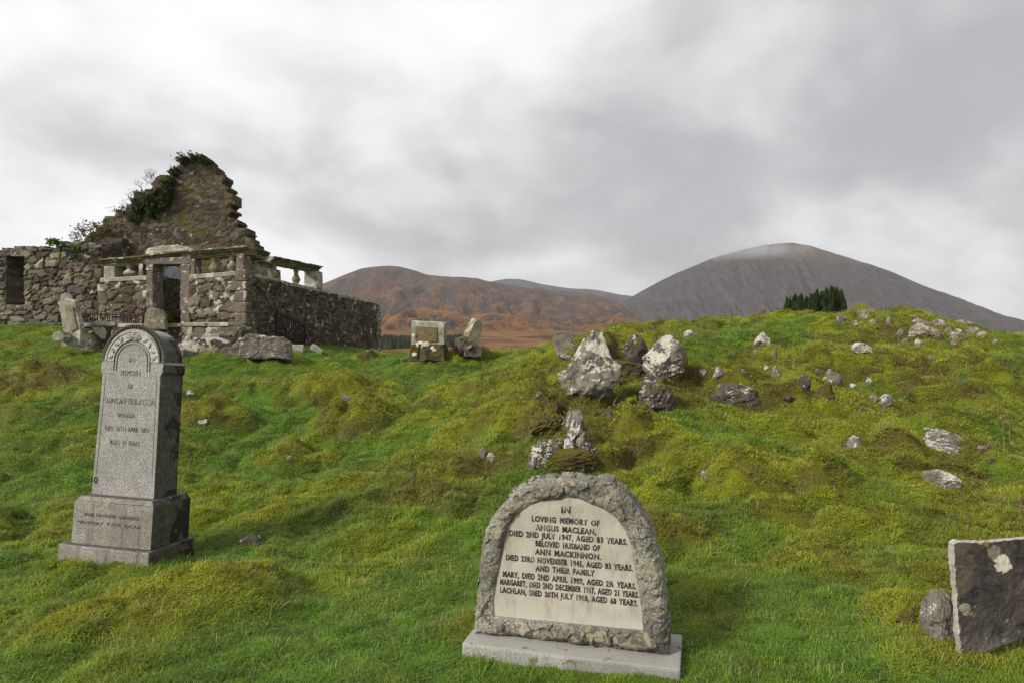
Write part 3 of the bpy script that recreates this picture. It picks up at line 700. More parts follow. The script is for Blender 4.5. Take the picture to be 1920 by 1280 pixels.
# inner cross wall seen through the doorway
IN = Frame(FR.x + FR.c * (dL - .25), FR.y + FR.s * (dL - .25) + .5, .12, 1)
rubble_wall('inner_wall', IN, 0, 2.6, lambda s: 3.3, lambda s: 1.2, .3, M['gable'], enc, .34, .22, 43, .08, ragged=False)

def strip(name, fr, pts, width, height, off, mat, parent, seed=1, seg=.12, prof=None, rough=.012):
    """a stone moulding swept along (s, ztop) points; prof = [(out, dz)...] seen in cross-section"""
    prof = prof or [(0, -height), (0, -.01), (.015, 0), (width - .015, 0), (width, -.01), (width, -height)]
    f = interp(pts); s0, s1 = pts[0][0], pts[-1][0]; n = max(2, int(abs(s1 - s0) / seg)); vs, fs = [], []
    m = len(prof)
    for i in range(n + 1):
        s = s0 + (s1 - s0) * i / n; z = f(s)
        for (o_, dz) in prof:
            y = off + o_; p = Vector((fr.x + fr.c * s - fr.s * y, fr.y + fr.s * s + fr.c * y, z + dz))
            vs.append(p + mn.noise_vector(p * 5 + Vector((seed, 0, 0))) * rough + mn.noise_vector(p * 14) * rough * .5)
    for i in range(n):
        for k in range(m):
            k2 = (k + 1) % m; fs.append((i * m + k, (i + 1) * m + k, (i + 1) * m + k2, i * m + k2))
    fs.append(tuple(range(m))); fs.append(tuple(n * m + k for k in range(m))[::-1])
    o = mk(name, vs, fs, mat)
    bm = bmesh.new(); bm.from_mesh(o.data); bmesh.ops.recalc_face_normals(bm, faces=bm.faces[:]); bm.to_mesh(o.data); bm.free()
    return in_world(o, parent) if parent else o
CP = .10
strip('coping', FR, [(a, b + .03) for a, b in led if a <= dL] + [(dL - .15, FR.px(270, 520)[1] + .03)], .5, .1, -.05, M['coping'], enc, 2)
strip('coping', FR, [(dR + .24, FR.px(366, 518)[1] + .03), (LF + .03, led[-1][1] + .03)], .5, .1, -.05, M['coping'], enc, 3)
strip('coping', SD, [(.1, sdtop(.1) + .03), (far_s * .5, sdtop(far_s * .5) + .02), (far_s + .1, sdtop(far_s) + .03)], .56, .1, -.02, M['coping'], enc, 4, rough=.03)
cor = FR.poly([(189, 487), (270, 480), (340, 471), (400, 467), (481, 461)])
cprof = [(.06, -.21), (.02, -.15), (.02, -.11), (-.05, -.09), (-.05, -.05), (-.12, -.04), (-.12, 0), (.42, 0), (.42, -.21)]
cor = [(a - (cor[-1][0] - LF - .1 if a > LF else 0), b) for a, b in cor]
strip('cornice', FR, cor, 0, 0, 0, M['cornice'], enc, 5, prof=cprof, rough=.014)
cz = cor[-1][1]
cprof2 = [(-(a), b) for a, b in cprof]
strip('cornice', SD, [(.35, cz), (1.15, cz - .02)], 0, 0, .0, M['cornice'], enc, 6, prof=cprof, rough=.014)
# doorway stones
fl = FR.ang
def fr_block(name, fr, s, y, z, sx, sy, sz, mat, parent, seed=1, lean=0, bev=.02, amp=.01, yaw=0, taper=1):
    bm = block_bm(sx, sy, sz, bev, 2, amp, seed, taper); o = obm(name, bm, mat)
    o.location = (fr.x + fr.c * s - fr.s * y, fr.y + fr.s * s + fr.c * y, z); o.rotation_euler = (0, lean, fr.ang + yaw)
    bpy.context.view_layer.update()
    return in_world(o, parent) if parent else o
dfr = fr_block('doorway', FR, (dL + dR) / 2 + .02, .2, dTop, dR - dL + .46, .46, .17, M['ashlar'], enc, 11)
def under(o, p):
    bpy.context.view_layer.update(); o.parent = p; o.matrix_parent_inverse = p.matrix_world.inverted(); return o
for sx_, s_ in ((.17, dL - .07), (.24, dR + .12)):
    zz = 1.75; k = 0
    for hh in (.62, .48, .52, dTop - 1.75 - 1.62):
        j = fr_block('jamb', FR, s_, .18, zz, sx_ + (.03 if k % 2 else 0), .44, hh - .006, M['ashlar'], None, 13 + k + int(sx_ * 100)); under(j, dfr); zz += hh; k += 1
# pier right of the doorway, corner pier, left block
zr = FR.px(366, 518)[1]
fr_block('pier', FR, FR.px(361, 490)[0], .15, zr - .28, .13, .34, FR.px(361, 470)[1] - .2 - zr + .26, M['ashlar'], enc, 21)
fr_block('pier', FR, FR.px(452, 490)[0] - .02, .16, led[-1][1] + .03, .20, .4, cz - .2 - led[-1][1] - .03, M['ashlar'], enc, 22, lean=.05)
fr_block('pier', FR, FR.px(204, 500)[0], .18, led[0][1] + .03, .30, .34, FR.px(204, 486)[1] - .21 - led[0][1], M['coping'], enc, 23)
fr_block('pier', FR, FR.px(263, 500)[0], .18, led[1][1] + .0, .12, .34, FR.px(263, 480)[1] - .2 - led[1][1], M['ashlar'], enc, 24)
# raised central stone on the cornice
ps = FR.poly([(272, 473), (278, 466), (300, 461), (330, 459), (345, 462), (354, 469), (352, 471)])
ps = [(a, b) for a, b in ps]; a0 = FR.px(313, 470)
po = polar_stone('pediment_stone', [(a - a0[0], b - a0[1]) for a, b in ps] + [(ps[-1][0] - a0[0], -.12), (ps[0][0] - a0[0], -.14)], .34, M['coping'], None, .03, .02, 5, 60, 4)
po.location = (FR.x + FR.c * a0[0] - FR.s * .15, FR.y + FR.s * a0[0] + FR.c * .15, a0[1]); po.rotation_euler = (0, 0, FR.ang); under(po, enc)
def baluster(fr, s, y, z0, z1, r=.12, parent=enc, broken=False, lean=0, seed=1):
    prof = [(.62, 0), (.62, .08), (.45, .10), (.75, .17), (1.0, .30), (.98, .40), (.72, .54), (.45, .68), (.40, .74), (.58, .78), (.50, .82), (.66, .88), (.66, 1.0)]
    vs, fs = [], []; n = 20; H = z1 - z0
    for rr, h in prof:
        for k in range(n):
            t = 2 * math.pi * k / n; p = Vector((math.cos(t) * rr * r, math.sin(t) * rr * r, h * H)); vs.append(p + mn.noise_vector(p * 9 + Vector((seed * 3, 0, 0))) * .012)
    for i in range(len(prof) - 1):
        for k in range(n): fs.append((i * n + k, i * n + (k + 1) % n, (i + 1) * n + (k + 1) % n, (i + 1) * n + k))
    fs.append(tuple(range(n))[::-1]); fs.append(tuple((len(prof) - 1) * n + k for k in range(n)))
    o = mk('baluster', vs, fs, M['balust'], None, True)
    o.location = (fr.x + fr.c * s - fr.s * y, fr.y + fr.s * s + fr.c * y, z0); o.rotation_euler = (lean * .5, lean, fr.ang)
    return under(o, parent)
for u in (396, 431): 
    s_, _z = FR.px(u, 500); baluster(FR, s_, .16, interp(led)(s_) + .03, interp(cor)(s_) - .2, .14, seed=u)
s_, _z = FR.px(237, 500); baluster(FR, s_, .16, interp(led)(s_) + .02, interp(cor)(s_) - .2, .17, seed=9)
def sdz(s): return sdtop(s) + .03
for u, vt, r_ in ((487, 488, .15), (501, 494, .13), (522, 494, .125), (565, 505, .125)):
    s_, z_ = SD.px(u, vt); baluster(SD, s_, .16, sdz(s_), z_, r_, seed=u, lean=.06 if u < 510 else 0)
s_, z_ = SD.px(487, 486); fr_block('cap_stone', SD, s_, .16, z_, .42, .44, .07, M['cornice'], enc, 31, yaw=.2)
s_, z_ = SD.px(500, 494); fr_block('cap_stone', SD, s_ + .1, .16, z_, .3, .34, .06, M['ashlar'], enc, 32)
fa, fb = SD.px(509, 481), SD.px(600, 500)
strip('broken_cornice', SD, [fa, fb], 0, 0, 0, M['cornice'], enc, 8, prof=[(a, b * .85) for a, b in cprof], rough=.02)
s_, z_ = SD.px(597, 509); fr_block('pier', SD, s_ + .05, .18, sdz(s_), .5, .42, z_ - sdz(s_) - .0, M['coping'], enc, 33)
# quoins at the corner and at the far end
zz = 1.5; k = 0
while zz < led[-1][1] - .22:
    hh = [.28, .24, .3, .26][k % 4]; L1 = .5 if k % 2 else .28
    b = fr_block('quoin', FR, LF - L1 / 2 + .045, (.5 if k % 2 == 0 else .3) / 2 - .07, zz, L1, (.5 if k % 2 == 0 else .3), hh - .015, M['ashlar'], enc, 51 + k); zz += hh; k += 1
zz = 1.1; k = 0
while zz < sdtop(far_s) - .2:
    hh = [.34, .28, .4][k % 3]; L1 = .42 if k % 2 else .6
    fr_block('quoin', SD, far_s - L1 / 2 + .03, .2, zz, L1, .52, hh - .015, M['ashlar'] if zz < 2 else M['coping'], enc, 71 + k); zz += hh; k += 1

# plinth course in front of the enclosure
KW = Frame(*((FR.x - .3 + FR.s * 0), FR.y - .75), .995, -.1)
kw = empty('plinth_wall', (KW.x, KW.y, 1.5)); tag(kw, 'low lichen-whitened kerb wall with flat coping along the foot of the enclosure', 'wall')
ka, kb = KW.px(158, 613), KW.px(462, 611)
rubble_wall('wall_face', KW, ka[0], kb[0], interp([(ka[0], ka[1] - .02), (kb[0], kb[1] - .04)]), lambda s: 1.0, .5, M['kerbwall'], kw, .42, .30, 61, .04, ragged=False, bulge=.025)
for i, (ua, ub, vt) in enumerate([(158,187,612),(192,232,610),(236,282,613),(318,352,613),(356,398,611),(402,440,611)]):
    sa, za = KW.px(ua, vt); sb, zb = KW.px(ub, vt)
    fr_block('coping_stone', KW, (sa + sb) / 2, 0, (za + zb) / 2 - .02, sb - sa, .62, .09, M['coping'], kw, 80 + i, lean=.0, amp=.015)
    
# memorial slab and brambles inside the enclosure
SL = Frame(-9.7, 19.6, 1, -.15)
sp = SL.poly([(311,600),(311,512),(313,506),(320,501),(330,500),(338,504),(345,512),(345,600)]); z0 = 1.5; s0 = (sp[0][0] + sp[-1][0]) / 2
o = polar_stone('slate_slab', [(a - s0, b - z0) for a, b in sp], .10, M['slate'], None, .01, .004, 3, 60, 4)
o.location = (SL.x + SL.c * s0, SL.y + SL.s * s0, z0); o.rotation_euler = (0, 0, SL.ang)
tag(o, 'tall blue-grey slate slab standing inside the enclosure, seen through the doorway', 'gravestone')

# ------------------------------------------------------------------ leaves and twigs
def leaf_cloud(name, pts, size, mat, parent=None, seed=0, flat=.3, origin=(0, 0, 0)):
    rng = np.random.default_rng(seed); n = len(pts); pts = np.asarray(pts, float)
    a = rng.normal(size=(n, 3)); a /= np.linalg.norm(a, axis=1)[:, None]; b = rng.normal(size=(n, 3)); b -= a * (a * b).sum(1)[:, None]; b /= np.linalg.norm(b, axis=1)[:, None]
    sz = size * rng.uniform(.5, 1.3, n)[:, None]
    v = np.stack([pts - a * sz, pts + b * sz * .55, pts + a * sz, pts - b * sz * .55], 1).reshape(-1, 3) - np.array(origin)
    f = np.arange(4 * n).reshape(n, 4); r = np.repeat(rng.uniform(0, 1, n), 4)
    o = mk(name, v, f, mat, None, False, {'rnd': r}); o.location = origin
    if parent: under(o, parent)
    return o
def on_gable(u, v, dy=-.10):
    s_, z_ = G.px(u, v); return (G.x + s_ * G.c, G.y + s_ * G.s + dy, z_)
def blobpts(blobs, n, seed, fr_y=-.45, spread=.14):
    """blobs: (u, v, ru, rv) in wall pixels -> points in the plane of the gable with real thickness"""
    rng = np.random.default_rng(seed); out = []
    w = np.array([b[2] * b[3] for b in blobs], float); w /= w.sum()
    for i in rng.choice(len(blobs), n, p=w):
        u, v, ru, rv = blobs[i]; r = math.sqrt(rng.uniform()); t = rng.uniform(0, 6.28)
        p = on_gable(u + ru * r * math.cos(t), v + rv * r * math.sin(t)); out.append((p[0], p[1] + rng.normal() * spread + .05, p[2]))
    out = np.array(out); k = fbm(out[:, 0] * 5, out[:, 2] * 5, seed, 3) > -.22
    return out[k]
def twigs(name, starts, mat, seed, depth=4, L=.28, r0=.019, parent=None, up=.35):
    rnd = random.Random(seed); vs, fs = [], []
    def grow(p, d, l, r, k):
        pts = [p]; q = p
        for i in range(3):
            d = (d + Vector((rnd.gauss(0, .25), rnd.gauss(0, .2), rnd.gauss(0, .2) + up * .12))).normalized(); q = q + d * l / 3; pts.append(q)
        tube(vs, fs, pts, [r, r * .85, r * .75, r * .62], 4)
        if k:
            for j in range(rnd.choice((2, 2, 3))):
                grow(pts[rnd.choice((2, 3, 3))], (d + Vector((rnd.gauss(0, .6), rnd.gauss(0, .45), rnd.gauss(.05, .5)))).normalized(), l * rnd.uniform(.6, .85), r * .62, k - 1)
    org = Vector(starts[0][0])
    for p, d in starts: grow(Vector(p) - org, Vector(d).normalized(), L, r0, depth)
    o = mk(name, vs, fs, mat); o.location = org
    if parent: under(o, parent)
    return o
iv = empty('ivy', on_gable(300, 380)); tag(iv, 'dark green ivy hanging over the left slope of the gable', 'ivy')
leaf_cloud('foliage', blobpts([(300,378,24,22),(275,390,26,14),(316,356,12,22),(330,330,9,16),(258,410,14,8),(292,402,10,12)], 2600, 4, spread=.12), .06, M['ivy'], iv, 4)
leaf_cloud('foliage', blobpts([(210,425,22,14),(240,395,30,7),(275,362,26,6),(190,440,18,14),(310,335,18,6)], 1200, 8, spread=.15), .04, M['scrub'], iv, 8)
iv2 = leaf_cloud('ivy', blobpts([(358,296,14,5),(374,297,15,5),(347,304,9,7),(388,305,9,4)], 1500, 14, spread=.2), .045, M['ivy'], None, 14, origin=on_gable(365, 300))
tag(iv2, 'small green ivy cap growing on the very peak of the gable', 'ivy')
iv3 = leaf_cloud('scrub', blobpts([(178,452,12,16),(196,455,10,22),(205,440,14,14)], 1000, 24, spread=.2) + np.array([0, -.75, 0]), .04, M['scrub'], None, 24, origin=(on_gable(190, 455)[0], 20.3, on_gable(190, 455)[2]))
tag(iv3, 'olive and russet scrub rooted where the side wall meets the gable', 'shrub')
iv4 = leaf_cloud('fern', blobpts([(204,478,7,5),(162,468,9,7)], 380, 34, spread=.1) + np.array([0, -1.5, 0]), .05, M['fresh'], None, 34, origin=(on_gable(190, 475)[0], 20.0, on_gable(190, 475)[2]))
tag(iv4, 'bright green fern sprouting from the wall top beside the cornice end', 'fern')
tw = 'bare shrubs along the left slope of the gable'
def tg(name, st, seed, label, mat='bark', **k):
    o = twigs(name, [(on_gable(u, v, dy + .3 if dy >= 0 else -.15), d) for u, v, dy, d in st], M[mat], seed, **k); return tag(o, label, 'shrub', tw)
tg('bare_shrub', [(268,362,0,(-.5,0,1)),(283,352,0,(-.3,0,1)),(276,357,.1,(.2,.2,1))], 5, 'tallest leafless shrub, high on the left slope of the gable', L=.27, depth=4)
tg('bare_shrub', [(222,402,0,(-.8,0,.7)),(238,390,0,(-.1,0,1)),(246,386,0,(.4,0,.6))], 6, 'leafless shrub halfway down the left slope of the gable', L=.25, depth=4)
tg('bare_shrub', [(178,446,-.5,(-1,0,.2)),(172,450,-.5,(-.8,0,.5)),(186,440,-.4,(-.5,0,.8))], 7, 'low leafless shrub reaching left from the foot of the gable slope', L=.27, depth=3)
tg('bare_shrub', [(322,322,0,(-.5,0,.8)),(314,328,0,(-.2,0,1))], 8, 'smallest leafless shrub just below the ivy on the gable peak', L=.16, depth=3, r0=.012)
tg('bare_shrub', [(240,414,-.5,(-.3,-.2,-.2)),(250,422,-.5,(-.8,-.2,.2)),(225,418,-.5,(.6,-.2,.1))], 9, 'pale tangled dead shrub below the ivy on the gable', 'paletwig', L=.36, depth=4, r0=.012, up=-.3)
br = []
rng = np.random.default_rng(77)
for i in range(2200): br.append((-9.55 + rng.normal() * .42, 19.0 + rng.normal() * .25, 1.6 + abs(rng.normal()) * .6))
o = leaf_cloud('bramble', br, .055, M['ivy'], None, 77, origin=(-9.5, 19, 1.6)); tag(o, 'dark bramble growing inside the enclosure behind the doorway', 'bramble')

# ------------------------------------------------------------------ ironwork
def iron(name, fr, pickets, rails, posts, r=.012):
    root = empty(name, (fr.x, fr.y, rails[0][1]))
    def P3(s, z, y=0): return (fr.x + fr.c * s - fr.s * y, fr.y + fr.s * s + fr.c * y, z)
    for a, za, b, zb in rails:
        vs, fs = [], []; tube(vs, fs, [P3(a, za), P3(b, zb)], r * 1.3, 6); in_world(mk('rail', vs, fs, M['rust']), root)
    for s1_, z1_, s2_, z2_ in pickets:
        vs, fs = [], []; tube(vs, fs, [P3(s1_, z1_), P3(s2_, z2_ - .05), P3(s2_, z2_)], [r, r, r * .3], 5); in_world(mk('picket', vs, fs, M['rust']), root)
    for s1_, z1_, s2_, z2_ in posts:
        vs, fs = [], []; tube(vs, fs, [P3(s1_, z1_), P3(s2_, z2_)], r * 2.4, 7); in_world(mk('post', vs, fs, M['rust']), root)
    return root
RL = Frame(KW.x, KW.y + .35, .995, -.1)
a, b = RL.px(150, 588), RL.px(268, 592); a2, b2 = RL.px(150, 609), RL.px(266, 610)
pk = []
for i in range(26):
    t = i / 25; u = 150 + 116 * t
    p0 = RL.px(u, 612); p1 = RL.px(u + (1 if i % 3 else -1), 584 + 3 * t); pk.append((p0[0], p0[1], p1[0], p1[1]))
pA, pB = RL.px(266, 612), RL.px(273, 576)
o = iron('iron_railing', RL, pk, [(a[0], a[1], b[0], b[1]), (a2[0], a2[1], b2[0], b2[1])], [(pA[0], pA[1], pB[0], pB[1])])
tag(o, 'rusty iron railing with leaning end post, left of the enclosure doorway', 'railing')
GT = Frame(SD.x + .42, SD.y, SD.c, SD.s)
pk = []; c = [GT.px(519, 586), GT.px(572, 612), GT.px(518, 626), GT.px(570, 652)]
for i in range(13):
    t = (i + .5) / 13
    top_ = (c[0][0] + (c[1][0] - c[0][0]) * t, c[0][1] + (c[1][1] - c[0][1]) * t + .10); bo = (c[2][0] + (c[3][0] - c[2][0]) * t, c[2][1] + (c[3][1] - c[2][1]) * t)
    pk.append((bo[0], bo[1], top_[0], top_[1]))
o = iron('iron_gate', GT, pk, [(c[0][0], c[0][1], c[1][0], c[1][1]), (c[2][0], c[2][1] + .08, c[3][0], c[3][1] + .08)],
         [(c[2][0], c[2][1] - .05, c[0][0], c[0][1] + .06), (c[3][0], c[3][1] - .1, c[1][0], c[1][1])], .016)
tag(o, 'rusty iron gate leaning against the long side wall of the enclosure', 'gate')

# ------------------------------------------------------------------ inscriptions
FONT = bpy.data.fonts.load('<builtin>') if '<builtin>' in bpy.data.fonts else None
def text_mesh(lines, depth, bold, name, mat, parent, worn=0, seed=0):
    """lines: (text, s_left, s_right, z_base, height) on the local front plane y"""
    bm = bmesh.new(); rnd = random.Random(seed)
    for txt, sl, sr, zb, h, y in lines:
        cu = bpy.data.curves.new('t', 'FONT'); cu.body = txt; cu.size = 1; cu.offset = bold; cu.extrude = .0; cu.resolution_u = 2
        cu.space_word = 1.5; cu.space_character = 1.12
        ob = bpy.data.objects.new('t', cu); COL.objects.link(ob); bpy.context.view_layer.update()
        me = bpy.data.meshes.new_from_object(ob.evaluated_get(bpy.context.evaluated_depsgraph_get()))
        bpy.data.objects.remove(ob); 
        xs = [v.co.x for v in me.vertices]; ys = [v.co.y for v in me.vertices]
        if not xs: continue
        x0, x1 = min(xs), max(xs); y1 = max(ys); 
        sx = (sr - sl) / (x1 - x0); sz = h / .70
        b2 = bmesh.new(); b2.from_mesh(me)
        r = bmesh.ops.extrude_face_region(b2, geom=b2.faces[:])
        new = [e for e in r['geom'] if isinstance(e, bmesh.types.BMVert)]; ns = set(new)
        for v in b2.verts:
            X_ = (v.co.x - x0) * sx + sl; Z_ = v.co.y * sz + zb
            v.co = Vector((X_, y - (depth if v in ns else -.001), Z_)) + mn.noise_vector(Vector((X_ * 300, 0, Z_ * 300))) * h * worn
        tm = bpy.data.meshes.new('x'); b2.to_mesh(tm); b2.free(); bm.from_mesh(tm)
    bmesh.ops.recalc_face_normals(bm, faces=bm.faces[:])
    return obm(name, bm, mat, parent)

# ------------------------------------------------------------------ rock-faced arched headstone (centre)
CS = Frame(-.177, 3.77, .984, -.27)
def centre_stone():
    w = CS.px(1255, 1212)[0]; s0 = w / 2; z0 = .03
    root = empty('headstone', (CS.x + CS.c * s0, CS.y + CS.s * s0, z0), (0, 0, CS.ang))
    tag(root, 'rough-hewn arched granite headstone with pale inscribed tablet, nearest the camera', 'headstone')
    L = lambda u, v: (CS.px(u, v)[0] - s0, CS.px(u, v)[1] - z0)
    outer = [L(*p) for p in [(899,1172),(902,1130),(903,1080),(908,1040),(914,1010),(921,978),(930,965),(945,945),(957,932),(970,915),(985,903),(1000,895),(1025,890),(1065,888),(1100,890),(1130,893),(1150,898),(1170,912),(1188,930),(1203,950),(1218,975),(1230,1000),(1238,1040),(1246,1080),(1252,1120),(1256,1160),(1256,1212)]]
    inner = [L(*p) for p in [(937,1140),(937,1110),(941,1080),(950,1035),(956,1000),(964,975),(978,958),(990,948),(1000,938),(1020,932),(1050,930),(1072,925),(1095,928),(1118,938),(1140,948),(1160,962),(1175,985),(1186,1010),(1192,1050),(1199,1090),(1205,1130),(1208,1165)]]
    d = .20; c = (0, .36)
    NA = 420; ths = sorted(set([round(2 * math.pi * k / NA, 5) for k in range(NA)] + [round(math.atan2(p[1] - c[1], p[0] - c[0]) % (2 * math.pi), 5) for p in outer + inner])); n = len(ths)
    Ro = [ray_poly(c, t, outer) for t in ths]; Ri = [ray_poly(c, t, inner) for t in ths]
    verts = []; NR = 22
    def nz_(p, a): 
        w_ = p + mn.noise_vector(p * 9) * .02
        return a * (facet(w_, 13) * 1.5 + facet(w_, 31, 4) * .8 + mn.noise(p * 55) * .2 + mn.noise(p * 7) * .8)
    for k in range(NR + 1):
        f = k / NR
        for t, ro, ri in zip(ths, Ro, Ri):
            r = ri + (ro - ri) * f; x, z = c[0] + math.cos(t) * r, c[1] + math.sin(t) * r
            prof = .024 * math.sin(min(1, f * 3) * math.pi / 2) - .036 * max(0, (f - .6) / .4) ** 2
            p = Vector((x, 0, z)); a = .0125 * min(1, f * 5)
            y = -d / 2 - prof - nz_(p, a)
            if k == 0: y = -d / 2 + .004
            e = mn.noise_vector(p * 14) * .006 * (1 if k else 0)
            verts.append(Vector((x + e.x, y, z + (e.z if z > .05 else 0))))
    side = [(.0, .02), (.004, .06), (.0, .10), (-.004, .14), (0, d / 2 + .07), (.02, d / 2 + .10)]
    for j, (ins, yy) in enumerate(side):
        for t, ro in zip(ths, Ro):
            r = ro - ins; x, z = c[0] + math.cos(t) * r, c[1] + math.sin(t) * r
            p = Vector((x, yy * 2, z)); a = nz_(p * 1.2, .014)
            verts.append(Vector((x + math.cos(t) * a, -d / 2 + yy, z + (math.sin(t) * a if z > .05 else 0))))
    faces = []; rows = NR + 1 + len(side)
    for j in range(rows - 1):
        a = j * n
        for k in range(n): faces.append((a + k, a + n + k, a + n + (k + 1) % n, a + (k + 1) % n))
    faces.append(tuple((rows - 1) * n + k for k in range(n))[::-1])
    faces = [tuple(f) for f in faces]
    mk('rough_frame', verts, faces, M['granite_frame'], root)
    tb = [Vector((c[0] + math.cos(t) * (r + .004), -d / 2 + .002, c[1] + math.sin(t) * (r + .004))) for t, r in zip(ths, Ri)]
    tb2 = [v + Vector((0, .02, 0)) for v in tb]
    mk('tablet', tb + tb2, [tuple(range(n))] + [tuple(n + k for k in range(n))[::-1]] + [(k, n + k, n + (k + 1) % n, (k + 1) % n) for k in range(n)], M['tablet'], root)
    # plinth
    pl = [L(890, 1190), L(1276, 1232)]
    bm = block_bm(pl[1][0] - pl[0][0], .42, .2, .012, 5, .004, 7); o = obm('plinth', bm, M['concrete'], root)
    o.location = ((pl[0][0] + pl[1][0]) / 2 + .005, -.02, -.2)
    T = [('IN', 1059, 1076, 952, 952.5), ('LOVING MEMORY OF', 1005, 1129, 970, 973), ('ANGUS MACLEAN,', 1012, 1123, 985, 990), ('DIED 2ND JULY 1947, AGED 83 YEARS.', 964, 1180, 997, 1007),
         ('BELOVED HUSBAND OF', 1012, 1130, 1013, 1021), ('ANN MACKINNON.', 1011, 1132, 1029, 1036), ('DIED 23RD NOVEMBER 1945, AGED 83 YEARS.', 958, 1190, 1040, 1056),
         ('AND THEIR FAMILY', 1012, 1120, 1059, 1066), ('MARY, DIED 2ND APRIL 1909, AGED 2½ YEARS.', 952, 1196, 1071, 1088), ('MARGARET, DIED 2ND DECEMBER 1917, AGED 21 YEARS.', 947, 1201, 1085, 1104), ('LACHLAN, DIED 20TH JULY 1969, AGED 68 YEARS.', 947, 1199, 1100, 1119)]
    lines = []
    for txt, ua, ub, va, vb in T:
        a = L(ua, va); b = L(ub, vb); hh = .0285 if txt != 'IN' else .034
        lines.append((txt, a[0], b[0], (a[1] + b[1]) / 2, hh, -d / 2 + .002))
    text_mesh(lines, .0025, .036, 'inscription', M['lead'], root, .05)
    return root
M['granite_frame'] = granite_material('rock_faced_granite', (.15, .14, .115), (.35, .33, .275), 150, .9, (.17, .16, .13), patch=(8, .56, (.26, .235, .16)))
def tablet_material():
    t = NT('pale_tablet', .75)
    n1 = t.noise(5, 6, .6, .3); n2 = t.noise(60, 5, .75); n3 = t.noise(14, 5, .7, .2, sc=(1, 1, .35)); g = t.noise(420, 2, .8)
    c = t.mix(t.ramp(n1, .35, .65), (.46, .43, .36), (.35, .33, .27))
    c = t.mix(t.ramp(n3, .48, .68, 0, .7), c, (.26, .205, .14))
    c = t.mix(t.ramp(n2, .62, .72, 0, .7), c, (.22, .20, .16))
    c = t.mix(t.ramp(g, .4, .7, 0, .35), c, (.36, .33, .27))
    z = t.sep(t.obj, 2); c = t.mix(t.math('MULTIPLY', t.ramp(z, .22, .10), t.ramp(n1, .3, .7, .3, 1)), c, (.47, .46, .41))
    t.color(c); t.bump(n2, .25, .002); return t.m
M['tablet'] = tablet_material()
def lead_material():
    t = NT('worn_lead_letters', .7); n = t.noise(28, 5, .7); n2 = t.noise(9, 4, .6)
    t.color(t.mix(t.ramp(t.math('ADD', n, t.math('MULTIPLY', n2, .5)), .74, .92, 0, .8), (.035, .033, .036), (.27, .245, .20))); return t.m
M['lead'] = lead_material()
M['concrete'] = granite_material('concrete_plinth', (.27, .265, .24), (.42, .41, .375), 200, .7, (.33, .32, .29), patch=(9, .63, (.13, .125, .06)))
centre_stone()

# ------------------------------------------------------------------ tall left monument


M['granite_arch'] = granite_material('weathered_white_granite', (.40, .385, .36), (.60, .58, .545), 160, .5, (.5, .48, .45), patch=(16, .57, (.24, .23, .20)))
M['granite_rope'] = granite_material('dark_carved_granite', (.075, .075, .062), (.20, .19, .165), 160, .6, (.13, .13, .11))
M['cut'] = plain('weathered_incised_letters', (.21, .185, .145), .9, .5, 60)
M['faint'] = plain('nearly_erased_letters', (.225, .21, .18), .9, .4, 60)
M['joint'] = plain('incised_line', (.17, .16, .14), .9, .3, 60)
def flank(name, base_args):
    m = granite_material(name, *base_args[0], **base_args[1]); nt = m.node_tree; t = NT.__new__(NT); t.m = m; t.t = nt; t.n = nt.nodes; t.l = nt.links; t.b = nt.nodes['Principled BSDF']
    old = t.b.inputs['Base Color'].links[0].from_socket
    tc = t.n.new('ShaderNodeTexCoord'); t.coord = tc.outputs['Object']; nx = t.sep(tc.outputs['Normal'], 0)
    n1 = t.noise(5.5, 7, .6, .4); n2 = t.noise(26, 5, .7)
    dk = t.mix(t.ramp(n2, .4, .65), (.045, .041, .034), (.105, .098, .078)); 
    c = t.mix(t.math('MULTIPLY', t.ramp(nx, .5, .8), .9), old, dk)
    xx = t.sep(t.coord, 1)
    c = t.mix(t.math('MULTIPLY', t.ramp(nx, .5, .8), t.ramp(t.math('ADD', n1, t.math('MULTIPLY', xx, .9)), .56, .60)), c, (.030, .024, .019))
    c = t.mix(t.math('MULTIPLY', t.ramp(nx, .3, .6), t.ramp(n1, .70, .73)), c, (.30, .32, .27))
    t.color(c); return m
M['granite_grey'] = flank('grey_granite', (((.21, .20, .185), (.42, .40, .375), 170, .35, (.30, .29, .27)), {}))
M['granite_base'] = flank('stained_granite', (((.19, .175, .15), (.37, .35, .31), 170, .5, (.075, .062, .058)), dict(streak=.6, patch=(7, .70, (.58, .55, .52)))))
